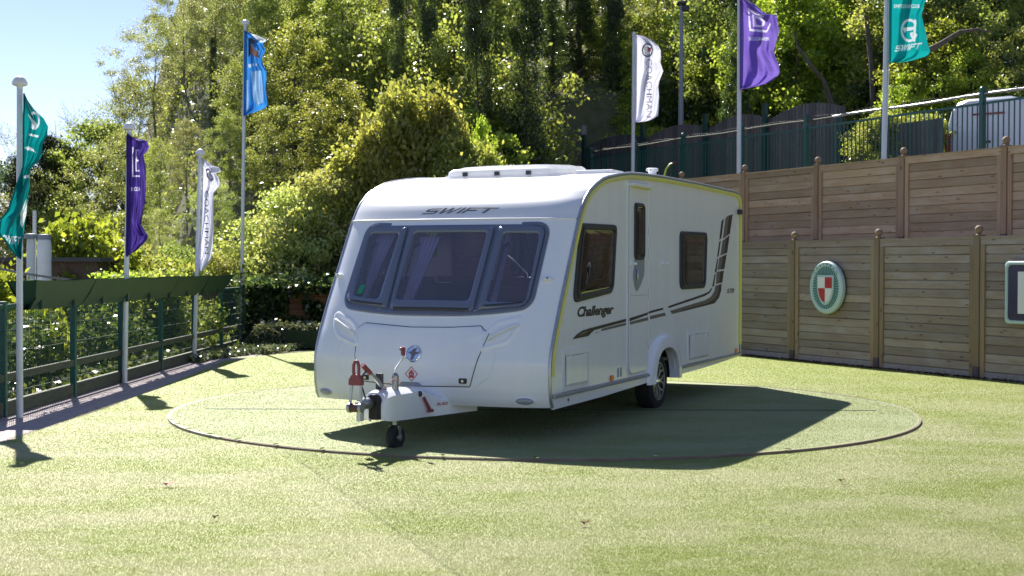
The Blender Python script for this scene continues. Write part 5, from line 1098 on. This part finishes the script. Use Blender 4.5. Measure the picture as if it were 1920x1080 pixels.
mb = MB(); p0 = at(62, 440, 21.2); p1 = at(65, 395, 21.2); mb.tube([p0-Vector((0, 0, 2.2)), p1], .03, 8); o = mb.build('vent_pipe', M['pole']); tag(o, 'thin pale vent pipe rising above the storage tanks', 'pipe')
sh = at(0, 468, 23); shd = empty('brick_shed', (sh.x+.9, 23, -1.6), 0, 'low brick shed with a dark flat roof far left beyond the fence', 'shed')
mb = MB(); mb.box((-2.2, 0, 0), (.75, 2, 3.3-.15)); mb.build('wall', M['shed'], shd)
mb = MB(); mb.box((-2.35, -.15, 3.15), (.85, 2.1, 3.22)); mb.build('roof', M['roofd'], shd)
mb = MB(); mb.box((-.2, -.03, 1.9), (.4, .0, 2.6)); mb.build('window', M['vglass'], shd)

# ================================================================ WHITE VAN on the terrace
VM = empty('van', (0, 0, 0), 0, 'white panel van with red tail lights parked behind the green railing', 'van')
va = at(1772, 270, 29.6); vyaw = FROT+R(24)
VM.location = (va.x, va.y, 3.02); VM.rotation_euler = (0, 0, vyaw+math.pi/2-R(90))
# local x: across the back from left lamp to right lamp, y: forward
secv = [(0, .32), (-.02, .9), (.03, 1.5), (.12, 1.86), (.26, 2.02), (.5, 2.09)]
Wv = 1.9
outl = [(a, z) for a, z in secv]+[(Wv-a, z) for a, z in reversed(secv)]
mb = MB(); ln = [(.0, .97), (.06, 1.0), (3.6, 1.0), (4.5, .99)]; vs = []
for y, k in ln: vs += [((x-Wv/2)*k+Wv/2, y, .32+(z-.32)*k) for x, z in outl]
# bonnet slope
vs += [((x-Wv/2)*.97+Wv/2, 5.0, .32+(z-.32)*(.52 if z > 1.0 else .8)) for x, z in outl]+[((x-Wv/2)*.93+Wv/2, 5.5, .32+(z-.32)*(.42 if z > 1.0 else .7)) for x, z in outl]
k = len(outl); R_ = 6
fs = [(r*k+i, r*k+(i+1) % k, (r+1)*k+(i+1) % k, (r+1)*k+i) for r in range(R_-1) for i in range(k)]+[tuple(range(k)), tuple((R_-1)*k+i for i in reversed(range(k)))]
mb.add(vs, fs); vb = mb.build('body', M['van'], VM, smooth=35)
for x0, x1 in ((.16, .94), (.96, 1.74)):
    mb = MB(); mb.prism(rquad([(x0, 1.84), (x1, 1.84), (x1, .52), (x0, .52)], .05), lambda a, b: Vector((a, .01, b)), lambda a, b: Vector((a, -.022, b))); mb.build('rear_door', M['van'], VM)
mb = MB(); mb.box((.80, -.05, 1.12), (1.0, -.02, 1.17)); mb.build('door_handle', M['dgrey'], VM)
for x in (.07, Wv-.07):
    mb = MB(); mb.box((x-.06, -.035, .85), (x+.06, .05, 1.38)); mb.build('tail_light', M['tail'], VM, bevel=.015)
mb = MB(); mb.box((.1, -.10, .30), (Wv-.1, .05, .50)); mb.build('bumper', M['dgrey'], VM, bevel=.02)
mb = MB(); mb.box((.6, -.045, 1.72), (1.3, -.02, 1.76)); mb.build('high_brake_light', M['tail'], VM)
for x in (.12, Wv-.12):
    for y in (.95, 4.35):
        mb = MB(); mb.lathe([(.2, -.1), (.31, -.1), (.33, -.06), (.33, .06), (.31, .1), (.2, .1)], 24, X=Matrix.Translation((x, y, .33)) @ Matrix.Rotation(R(90), 4, 'Y')); mb.build('wheel', M['tyre'], VM, smooth=35)
mb = MB(); mb.box((-.012, 3.4, 1.25), (0.02, 4.2, 1.75)); mb.box((Wv-.02, 3.4, 1.25), (Wv+.012, 4.2, 1.75)); mb.build('side_window', M['vglass'], VM)

# small things on the lawn
def bit(name, u, v, r, m, lab, cat):
    p = gnd(u, v); mb = MB(); n = 7; pts = [(r*(.7+.5*random.random())*math.cos(i*2*math.pi/n), r*.6*(.7+.5*random.random())*math.sin(i*2*math.pi/n), .028+.012*math.sin(i*2.2)) for i in range(n)]
    mb.add(pts+[(0, 0, .03)]+[(a, b, c-.003) for a, b, c in pts], [(i, (i+1) % n, n) for i in range(n)]); o = mb.build(name, m); o.location = (p.x, p.y, 0); tag(o, lab, cat)
bit('fallen_petal', 316, 914, .045, M['leafp'], 'single pink petal lying on the turf at lower left', 'petal')
bit('fallen_leaf', 1097, 988, .035, M['leafb'], 'dry brown leaf lying on the turf nearest the camera', 'leaf')
bit('fallen_leaf', 1578, 907, .03, M['leafb'], 'dry brown leaf on the turf to the right of the caravan shadow', 'leaf')
bit('fallen_leaf', 404, 977, .02, M['soil'], 'tiny dark leaf on the turf below the pink petal', 'leaf')

# ================================================================ TREES, SHRUBS, IVY
ML = dict(
    spring=leafmat('spring_leaves', (.08, .115, .035), (.20, .25, .08), (.34, .38, .16), .5),
    olive=leafmat('olive_leaves', (.12, .15, .065), (.23, .26, .12), (.36, .39, .22), .42),
    mid=leafmat('mid_green_leaves', (.075, .11, .03), (.20, .24, .075), (.36, .38, .14), .5, .36),
    bright=leafmat('bright_leaves', (.08, .13, .02), (.24, .32, .055), (.40, .48, .11), .5, .38),
    dark=leafmat('ivy_leaves', (.02, .045, .018), (.06, .10, .035), (.17, .21, .08), .35, .28, .6),
    yellow=leafmat('yellow_laurel', (.12, .145, .045), (.28, .295, .10), (.46, .44, .17), .55, .38),
    pale=leafmat('pale_variegated', (.16, .20, .08), (.32, .36, .15), (.52, .55, .30), .42, .4),
    conifer=leafmat('conifer_needles', (.012, .020, .008), (.022, .032, .012), (.035, .048, .016), .1, .7, .2),
)
ML['glint'] = leafmat('glossy_ivy', (.04, .06, .03), (.10, .13, .065), (.26, .27, .20), .2, .2, 1.0)
def leafquads(C, size, tint, up=.35, aspect=.62):
    # C: (n,3) centres -> small folded diamond leaves turned every way
    n = len(C); d = RN.normal(size=(n, 3)); d[:, 2] -= .25; d /= np.linalg.norm(d, axis=1)[:, None]
    nn = RN.normal(size=(n, 3)); nn[:, 2] += up*2; s = np.cross(d, nn); s /= (np.linalg.norm(s, axis=1)[:, None]+1e-9)
    L = size*(.65+.7*RN.random(n))[:, None]; w_ = L*aspect*.5; nv = np.cross(s, d)
    V = np.empty((n, 4, 3)); V[:, 0] = C-d*L*.5; V[:, 2] = C+d*L*.5; V[:, 1] = C+s*w_+nv*L*.10; V[:, 3] = C-s*w_+nv*L*.10
    return V.reshape(-1, 3), np.arange(n*4).reshape(n, 4), tint
def make_tree(name, H, rad, z0, nclu, per, size, lm, bark, csize=.42, trunk=.13, sparse=0, limbs=10, shape='round', twigs=40, lean=0):
    # a trunk, limbs that reach the leaf clusters, and leaves gathered in clusters round the twigs
    rg = random.Random(sum(ord(q) for q in name)+nclu)
    if shape == 'none': rg = random.Random(3)
    Cs = []
    for _ in range(nclu):
        for _t in range(40):
            a = rg.uniform(0, 2*math.pi); h = rg.random()
            if shape == 'round': prof = math.sin(math.pi*min(1, (h*.92+.08)))**.55
            elif shape == 'column': prof = 1-.35*h
            elif shape == 'cone': prof = (1-h)**.62*(1 if h > .12 else .75+h*2)
            elif shape == 'dome': prof = math.sqrt(max(0, 1-h*h))
            elif shape == 'spread': prof = (.55+.45*h)*(1 if h < .8 else (1-h)/.2)**.5
            r = rad*prof*math.sqrt(rg.uniform(.12 if shape != 'column' else .3, 1)); r *= 1+.22*math.sin(a*3+h*5)+.14*math.sin(a*5-h*9)
            break
        Cs.append((r*math.cos(a)+lean*h, r*math.sin(a), z0+(H-z0)*h))
    Cs = np.array(Cs); cs = csize*(.6+.8*RN.random(nclu)); ct = RN.random(nclu)*.45
    idx = np.repeat(np.arange(nclu), per); n = len(idx)
    u = RN.normal(size=(n, 3)); u /= np.linalg.norm(u, axis=1)[:, None]; rr = RN.random(n)**.45
    P = Cs[idx]+u*(rr*cs[idx])[:, None]*np.array([1, 1, .72])
    # shoots that break the outline
    sh_ = RN.random(n) < .12; P[sh_] += u[sh_]*(cs[idx][sh_]*.7*RN.random(sh_.sum()))[:, None]
    P[:, 2] = np.maximum(P[:, 2], .02)
    tint = np.clip(ct[idx]+.55*RN.random(n), 0, 1)
    root = empty(name, (0, 0, 0)); V, F, T_ = leafquads(P, size, tint); bulk('crown', V, F, lm, T_, root)
    mb = MB(); th = z0+(H-z0)*.8; pts = []
    for i in range(9): t = i/8; pts.append((lean*t*.9+.10*math.sin(i*1.3+nclu)*t, .10*math.cos(i*1.7+nclu)*t, -.6+(th+.6)*t))
    mb.tube(pts, [trunk*(1.25 if i == 0 else 1-.85*i/8) for i in range(9)], 9)
    for k in range(limbs+twigs):
        c = Vector(Cs[rg.randrange(nclu)]); hb = max(.25, c.z-rg.uniform(.3, .55)*math.hypot(c.x, c.y)*1.3-.2); t = min(.97, (hb+.6)/(th+.6)); i = int(t*8); f = t*8-i; A = Vector(pts[i]).lerp(Vector(pts[min(8, i+1)]), f)
        r0 = trunk*(1-.85*t)*(.5 if k < limbs else .2); m1 = A.lerp(c, .4)+Vector((rg.uniform(-.1, .1), rg.uniform(-.1, .1), .10)); m2 = A.lerp(c, .75)+Vector((rg.uniform(-.15, .15), rg.uniform(-.15, .15), .12))
        e = c+(c-m2)*.4; mb.tube([A, m1, m2, e], [r0, r0*.75, r0*.45, .004], 4, caps=False)
        if k >= limbs or sparse:
            for q in range(3): d = Vector((rg.uniform(-1, 1), rg.uniform(-1, 1), rg.uniform(-.2, 1)))*csize*1.3; mb.tube([m2, m2.lerp(c, .5)+d*.5, c+d], [r0*.3+.003, .005, .002], 3, caps=False)
    mb.build('trunk', bark, root, smooth=60)
    return root
PROTO = {}
def proto(key, *a, **k): PROTO[key] = make_tree(*a, **k)
proto('spring', 'spring_tree', 7.5, 2.5, 1.6, 150, 115, .115, ML['spring'], M['bark'], csize=.46)
proto('olive', 'willow_tree', 8.0, 2.6, 1.0, 190, 120, .085, ML['olive'], M['barkp'], csize=.42, sparse=1, trunk=.10)
proto('olive2', 'willow_tree', 7.0, 2.2, .8, 170, 120, .085, ML['spring'], M['barkp'], csize=.42, sparse=1, trunk=.09)
proto('mid', 'broadleaf_tree', 7.5, 2.4, 1.0, 160, 110, .125, ML['mid'], M['bark'], csize=.46)
proto('bright', 'broadleaf_tree', 7.0, 2.3, .7, 160, 110, .125, ML['bright'], M['bark'], csize=.46)
proto('ivy', 'ivy_clad_tree', 9.0, 1.0, .2, 150, 170, .10, ML['dark'], M['bark'], csize=.42, shape='column', trunk=.22)
proto('dark', 'dark_tree', 7.5, 2.4, .6, 160, 130, .12, ML['dark'], M['bark'], csize=.48)
proto('yellow', 'laurel_bush', 3.6, 1.35, .15, 125, 120, .105, ML['yellow'], M['bark'], csize=.36, sparse=1, shape='cone', trunk=.06)
proto('shrub', 'evergreen_shrub', 2.6, 1.5, .1, 130, 180, .075, ML['mid'], M['bark'], csize=.32, shape='dome', trunk=.05)
proto('pale', 'variegated_shrub', 2.8, 1.5, .1, 130, 180, .070, ML['pale'], M['bark'], csize=.32, shape='dome', trunk=.05)
proto('lime', 'lime_shrub', 2.4, 1.1, .1, 80, 130, .09, ML['bright'], M['barkp'], csize=.3, sparse=1, trunk=.04)
proto('bare', 'bare_tree', 6.0, 2.2, 1.2, 140, 14, .06, ML['olive'], M['bark'], csize=.5, sparse=1, twigs=110, trunk=.10)
proto('conifer', 'conifer', 3.6, 1.3, .6, 120, 260, .06, ML['conifer'], M['bark'], csize=.34, trunk=.1)
used = {}
def plant(key, u, Y, top=None, sc_=None, z=None, rot=None, label='', group=None, cat='tree', wide=1.0):
    x = at(u, 500, Y).x; zb = hill(x, Y) if z is None else z
    if key not in used: o = PROTO[key]; used[key] = 1
    else: o = copy_tree(PROTO[key])
    H0 = {'spring': 7.5, 'olive': 8, 'olive2': 7, 'mid': 7.5, 'bright': 7, 'ivy': 9, 'dark': 7.5, 'yellow': 3.4, 'shrub': 2.6, 'pale': 2.8, 'lime': 2.4, 'bare': 6, 'conifer': 3.6}[key]*1.04
    if top is not None: zt_ = at(u, top, Y).z; s = max(.25, (zt_-zb)/H0)
    else: s = sc_
    o.location = (x, Y, zb-.05); o.rotation_euler = (0, 0, rot if rot is not None else random.uniform(0, 6.28)); k = (s+1)/2 if s > 1 else s
    o.scale = (max(k, .6*s)*wide, max(k, .6*s)*wide, s)
    tag(o, label, cat, group)
    return o
# --- skyline and left flank
plant('bare', 150, 52, top=200, label='bare twiggy tree on the skyline right of the nearest flagpole', z=-1)
plant('bare', 20, 56, top=225, label='bare twiggy tree on the skyline at the far left edge', z=-1)
plant('bare', 235, 46, top=150, label='thin bare tree against the sky where the hill begins', z=0)
plant('bare', 95, 58, top=235, label='small bare tree on the skyline behind the dark conifer', z=-1)
plant('conifer', 88, 45, top=250, z=1.5, label='small dark conifer on the left skyline beside the teal flag', wide=.95)
plant('dark', 15, 47, top=285, z=-1, label='dark tree mass at the left edge behind the teal flag')
plant('dark', 110, 50, top=330, z=-1, label='low dark tree below the conifer on the left')
LFT = [('olive', 60, 44, 330, 'grey green loose tree behind the storage tanks'), ('olive2', 130, 43, 345, 'soft green tree between the tanks and the narrow purple flag'), ('spring', 185, 46, 215, 'yellow green spring tree rising to the skyline above the purple flag'), ('olive', 235, 42, 235, 'grey olive tree directly behind the purple flag'),
       ('spring', 150, 48, 270, 'spring green tree on the skyline left of the purple flag'), ('olive2', 300, 38, 250, 'olive green tree behind the small white flag'), ('olive', 290, 50, 20, 'tall thin leaved tree whose edge meets the sky left of the blue flag'), ('olive', 345, 47, -90, 'tall pale leaved tree left of the blue flag'),
       ('olive2', 262, 54, 130, 'feathery tree with open twigs at the edge of the sky'), ('olive', 405, 44, -60, 'tall olive tree just left of the tall pole'), ('olive', 350, 36, 270, 'loose olive tree above the small white flag'), ('spring', 230, 38, 390, 'low spring green tree above the canvas trough'),
       ('olive2', 400, 33, 330, 'loose grey green tree left of the foot of the tall pole'), ('olive', 300, 33, 400, 'low grey green tree behind the white flagpole'), ('olive2', 190, 36, 420, 'low olive tree between the purple flag and the tanks')]
for k, u, Y, tp_, lb in LFT: plant(k, u, Y, top=tp_, label=lb, group='loose trees on the left of the hill')
for (k, u, Y, tp_, lb) in (('lime', 150, 24, 405, 'bright lime green shrub above the fence left of the purple flag'), ('shrub', 185, 26, 440, 'green shrub just left of the purple flag pole'), ('shrub', 225, 25, 455, 'rounded green shrub at the foot of the purple flag'), ('olive2', 330, 27, 440, 'bushy olive shrub behind the canvas trough'),
                            ('pale', 400, 27.5, 470, 'pale shrub left of the tall pole above the trough'), ('shrub', 270, 23, 505, 'shrub peeping over the canvas trough near the purple flag'), ('lime', -20, 17.5, 500, 'lime leaves beside the nearest flagpole')):
    plant(k, u, Y, top=tp_, z=-1.5 if u < 395 else -.4, label=lb, cat='shrub')
for i, (u, Y, s) in enumerate(((30, 19, .6), (110, 21.5, .6), (165, 23.5, .65), (215, 25.5, .7), (250, 27.0, .75), (290, 28.5, .8), (330, 30, .85), (-30, 18, .5), (300, 26, .5), (10, 23, .8), (90, 26, .9))):
    plant(('shrub', 'shrub')[i % 2], u, Y, sc_=s, z=-1.2 if i < 9 else -1.5, label='leafy undergrowth shrub behind the mesh fence, '+['nearest the camera but one', 'between the two nearest poles', 'just left of the purple flag pole', 'directly behind the purple flag pole', 'right of the purple flag pole', 'halfway to the third pole', 'left of the white flag pole', 'at the left edge', 'low on the bank right of centre', 'left and set back', 'set back behind the second bay'][i], group='shrubs behind the mesh fence', cat='shrub')
# --- the hill behind the caravan
LABELS_USED = {}
def spot(lb, u, Y):
    if lb in LABELS_USED:
        prev = LABELS_USED[lb]; extra = ', nearer' if Y < prev[1] else ', behind'
        if abs(u-prev[0]) > 20: extra = ', right one' if u > prev[0] else ', left one'
        lb2 = lb+extra
        n = 0
        while lb2 in LABELS_USED and n < 4: lb2 = lb+(', rightmost', ', middle', ', rear', ', lowest')[n]; n += 1
        lb = lb2
    LABELS_USED[lb] = (u, Y); return lb
HILL = [('olive2', 470, 50, -120), ('mid', 540, 48, -160), ('olive2', 500, 42, -20), ('mid', 600, 44, -120), ('spring', 470, 38, 90), ('mid', 555, 38, 30), ('spring', 640, 40, -40), ('mid', 700, 44, -140), ('olive2', 620, 47, -200), ('mid', 640, 34, 140),
        ('spring', 720, 38, 20), ('mid', 790, 42, -120), ('olive2', 830, 37, 30), ('mid', 870, 44, -160), ('mid', 900, 36, 90), ('spring', 885, 41, -80), ('mid', 870, 37, 60), ('mid', 900, 47, -120), ('mid', 890, 42.5, -60), ('dark', 1060, 49, -200),
        ('olive', 450, 44, -120), ('spring', 520, 34, 190), ('olive2', 430, 36, 200), ('mid', 760, 34.5, 140), ('bright', 875, 33, 200), ('mid', 895, 35, 150), ('mid', 840, 33, 180)]
kinds = {'dark': 'dark leaved tree', 'mid': 'mid green broadleaf tree', 'spring': 'yellow green spring tree', 'olive2': 'slender loose tree', 'olive': 'pale olive tree', 'bright': 'bright green broadleaf tree'}
for i, (k, u, Y, tp_) in enumerate(HILL):
    where = 'high on' if Y > 43 else ('halfway up' if Y > 37 else 'low on'); side_ = 'right of the blue flag' if u < 580 else ('above the roof left end' if u < 800 else ('above the rooflight' if u < 960 else 'left of the end post'))
    plant(k, u, Y, top=tp_, label=spot('%s %s the hill %s' % (kinds[k], where, side_), u, Y), group='trees on the hill behind the caravan')
plant('ivy', 985, 34, top=-60, label='dark ivy clad trunk rising left of the concrete end post', wide=.6)
plant('ivy', 1085, 46, top=-120, label='dark ivy covered tree behind the concrete end post', wide=1.1)
plant('ivy', 892, 33.5, top=-60, label='narrow ivy clad trunk above the caravan rooflight', wide=.5)
plant('ivy', 742, 35.5, top=-80, label='ivy clad trunk rising behind the golden laurels', wide=.4)
plant('ivy', 800, 36.5, top=-80, label='dark ivy clad trunk between the golden laurels and the rooflight', wide=.35)
plant('ivy', 1035, 44.5, top=-80, label='dark ivy column in the shade left of the white lettered flag', wide=.8)
plant('ivy', 400, 41, top=60, label='ivy clad stem between the small white flag and the tall pole', wide=.45)
plant('ivy', 1150, 45, top=-60, z=3.2, label='ivy clad trunk between the end post and the white lettered flag', wide=.45)
# laurels and shrubs in front of the hill
for (k, u, Y, tp_, lb, wd) in (('yellow', 745, 29.3, 185, 'tall golden laurel bush with pointed top above the caravan roof', .85), ('yellow', 785, 29.6, 225, 'golden bush filling the gap between the two pointed laurels', .8), ('yellow', 822, 29.0, 195, 'golden laurel bush beside the taller one above the caravan roof', .8), ('yellow', 700, 28.6, 250, 'yellow laurel bush on the left shoulder of the golden pair', .75), ('yellow', 858, 28.4, 270, 'lower yellow bush behind the rooflight', .7),
                            ('yellow', 655, 29.0, 290, 'large yellow green bush at the left corner of the caravan roof', 1.0), ('pale', 600, 28.4, 320, 'pale green bush below the large one left of the caravan', .95), ('pale', 545, 28.3, 345, 'pale flowering shrub left of the caravan front', 1.0), ('pale', 500, 28.7, 400, 'pale glinting shrub right of the tall pole', 1.0),
                            ('shrub', 585, 28.2, 420, 'dark leaved shrub in shade beside the caravan front window', 1.0), ('dark', 615, 28.8, 390, 'dark evergreen filling the gap beside the caravan front', .5), ('shrub', 475, 28.4, 470, 'green shrub behind the foot of the tall pole', 1.0), ('shrub', 540, 28.3, 455, 'dark green shrub above the ivy hedge', 1.0), ('shrub', 875, 28.5, 260, 'green bush behind the rooflight near the right end', .9), ('bright', 905, 30, 215, 'bright bush left of the ivy clad trunks', .4)):
    plant(k, u, Y, top=tp_, z=0, label=lb, cat='bush', wide=wd)
# --- above the terrace on the right
RT = [('bright', 1145, 47, 10), ('bright', 1190, 45, 60), ('mid', 1230, 49, -80), ('bright', 1255, 44, 90), ('bright', 1310, 44.5, -10), ('bright', 1345, 42, 60), ('mid', 1290, 47, -180), ('dark', 1380, 42, -120), ('spring', 1440, 41, -120), ('bright', 1490, 38, -40), ('bright', 1545, 40, -160), ('spring', 1420, 40, 60),
      ('bright', 1590, 39, -30), ('bright', 1640, 40, -180), ('mid', 1680, 36, -60), ('dark', 1745, 36, -160), ('bright', 1760, 33.5, 30), ('dark', 1810, 37, -220), ('mid', 1850, 34, -60), ('dark', 1900, 35, -160), ('mid', 1930, 32, 40), ('bright', 1820, 32.5, 90), ('mid', 1160, 47, -120), ('bright', 1530, 38.5, 90), ('bright', 1700, 33, 130), ('mid', 1130, 46, 120), ('bright', 1215, 44, 150),
      ('dark', 1650, 44, -300), ('dark', 1350, 50, -300), ('mid', 1480, 47, -300), ('dark', 1900, 42, -400), ('mid', 1760, 42, -400)]
for i, (k, u, Y, tp_) in enumerate(RT):
    where = 'high on' if Y > 43 else ('halfway up' if Y > 37 else 'low on'); side_ = 'beside the white lettered flag' if u < 1260 else ('left of the lilac flag' if u < 1385 else ('right of the lilac flag' if u < 1560 else ('behind the bright teal flag' if u < 1720 else 'above the white van')))
    plant(k, u, Y, top=tp_, label=spot('%s %s the slope %s' % (kinds[k], where, side_), u, Y), group='trees on the slope behind the terrace')
plant('ivy', 1382, 37, top=-100, label='dark ivy clad trunk directly behind the lilac flag pole', wide=.5)
for u, Y, s, lb in ((1185, 42.2, .8, 'leaves hanging over the close-board fence beside the white lettered flag'), (1235, 40.6, .7, 'bright leaves behind the close-board fence left of the lamp post'), (1655, 29.6, .6, 'shrub behind the railing left of the van'), (1735, 30.2, .6, 'shrub behind the railing beside the van')):
    plant('lime' if u < 1300 else 'shrub', u, Y, sc_=s*1.0, z=3.9 if u < 1300 else 3.3, label=lb, cat='shrub')
for k in PROTO:
    if k not in used: 
        for c in list(PROTO[k].children): bpy.data.objects.remove(c)
        bpy.data.objects.remove(PROTO[k])
# dark crooked branches at the right
for pts, rs, lb in (([at(1562, 200, 33.5), at(1545, 152, 33.6), at(1512, 112, 33.6), at(1495, 85, 33.8), at(1488, 60, 34)], [.06, .055, .045, .03, .015], 'dark crooked branch leaning left in the leaves right of the lilac flag'),
                    ([at(1640, 235, 34), at(1634, 120, 34.4), at(1627, 60, 35), at(1618, -30, 35.4)], [.08, .07, .06, .05], 'dark upright stem in the leaves left of the bright teal flag'),
                    ([at(1730, 100, 31.8), at(1765, 82, 31.7), at(1800, 60, 31.6), at(1835, 55, 31.5), at(1862, 62, 31.4)], [.08, .07, .05, .035, .015], 'mossy crooked branch right of the bright teal flag')):
    c = pts[0]; mb = MB(); mb.tube([p-c for p in pts], rs, 7); o = mb.build('branch', M['bark'], smooth=60); o.location = c; tag(o, lb, 'branch')
# --- ivy and ground leaves, too many to count
def scatter(name, n, fn, size, lm, label):
    P = np.array([fn() for _ in range(n)]); V, F, T_ = leafquads(P, size, RN.random(n), up=.8, aspect=.85); o = bulk(name, V, F, lm, T_); tag(o, label, 'ivy', kind='stuff'); return o
def f_hedge():                                               # ivy over the back fence, leaving boards bare towards the caravan
    while True:
        x = random.uniform(-5.6, -1.0); z = random.random()**.8*1.12
        if x > -4.3 and .12 < z < .98 and math.sin(x*7+z*9)+math.sin(x*3.1-z*5)+(x+4.2)*1.3 > .1: continue
        return (x, 26.22-abs(random.gauss(0, .10)), z+random.gauss(0, .03))
scatter('ivy', 16000, f_hedge, .075, ML['dark'], 'dark ivy climbing over the low back fence')
def f_top():
    x = random.uniform(-5.4, -1.2); return (x, 26.3+random.gauss(0, .25), 1.08+abs(random.gauss(0, .09)))
scatter('ivy', 7000, f_top, .08, ML['dark'], 'ivy topping the back fence below the shrubs')
def f_bed():
    t = random.random()
    if t < .45: return (random.uniform(-4.7, -1.7), 24.62+random.random()*.9, .33+abs(random.gauss(0, .05)))
    if t < .75: a = random.uniform(0, 6.28); r = random.random()**.5*.42; return (-4.45+r*math.cos(a), 24.62+r*math.sin(a), .34*(1-(r/.42)**2)+random.random()*.06)
    return (random.uniform(-5.2, -1.8), random.uniform(24.9, 26.1), random.random()*.12)
scatter('ivy', 9000, f_bed, .07, ML['glint'], 'glinting ivy spilling over the turf covered bed')
def f_ground():
    y = random.uniform(20.8, 25.6); x = -5.0+random.random()**1.5*(.25+max(0, y-21.4)*.33); return (x, y, random.random()**2*.10)
scatter('ivy', 7000, f_ground, .065, ML['glint'], 'glinting ivy creeping over the end of the path')
def f_bank():
    y = random.uniform(12, 27); x = -5.15-random.random()**1.3*5; return (x, y, hill(x, y)+random.random()**2*.22)
scatter('ground_ivy', 30000, f_bank, .075, ML['dark'], 'leafy ground cover on the bank beyond the mesh fence')
def f_behind():
    y = random.uniform(11.5, 25.5); return (-5.55-abs(random.gauss(0, .35)), y, -.55+random.random()**1.2*(1.25+.3*math.sin(y*1.7)+.25*math.sin(y*3.1)))
scatter('ivy', 22000, f_behind, .075, ML['dark'], 'dark ivy mass pressing against the back of the mesh fence')
def f_pole():
    return (-5.0+random.gauss(0, .06), 25.15+random.gauss(0, .06), random.random()**1.4*1.5)
scatter('ivy', 500, f_pole, .06, ML['dark'], 'ivy climbing the foot of the tall pole')
def f_floor():
    x = random.uniform(-22, 24); y = random.uniform(27, 60); return (x, y, hill(x, y)+random.random()**2*.35)
scatter('undergrowth', 60000, f_floor, .12, ML['mid'], 'low undergrowth covering the wooded hillside')
def f_over():
    y = random.uniform(14.5, 22.8); return (-5.06+random.gauss(0, .05), y, 1.33+abs(random.gauss(0, .035)) if math.sin(y*1.9)+math.sin(y*.8) > .3 else 1.2)
scatter('creeper', 700, f_over, .05, ML['bright'], 'yellow green creeper tips showing above the canvas trough')
# litter at the foot of the lower fence
def f_lit():
    t = random.uniform(-5, 8); P = fpt(t, -.03-abs(random.gauss(0, .05)), .006); return (P.x, P.y, .012+random.random()*.01)
lm_ = leafmat('litter', (.03, .02, .012), (.07, .045, .025), (.12, .08, .04), .1, .8, .2)
o = scatter('leaf_litter', 1600, f_lit, .035, lm_, 'dry litter gathered along the foot of the lower timber fence'); o['category'] = 'leaf litter'
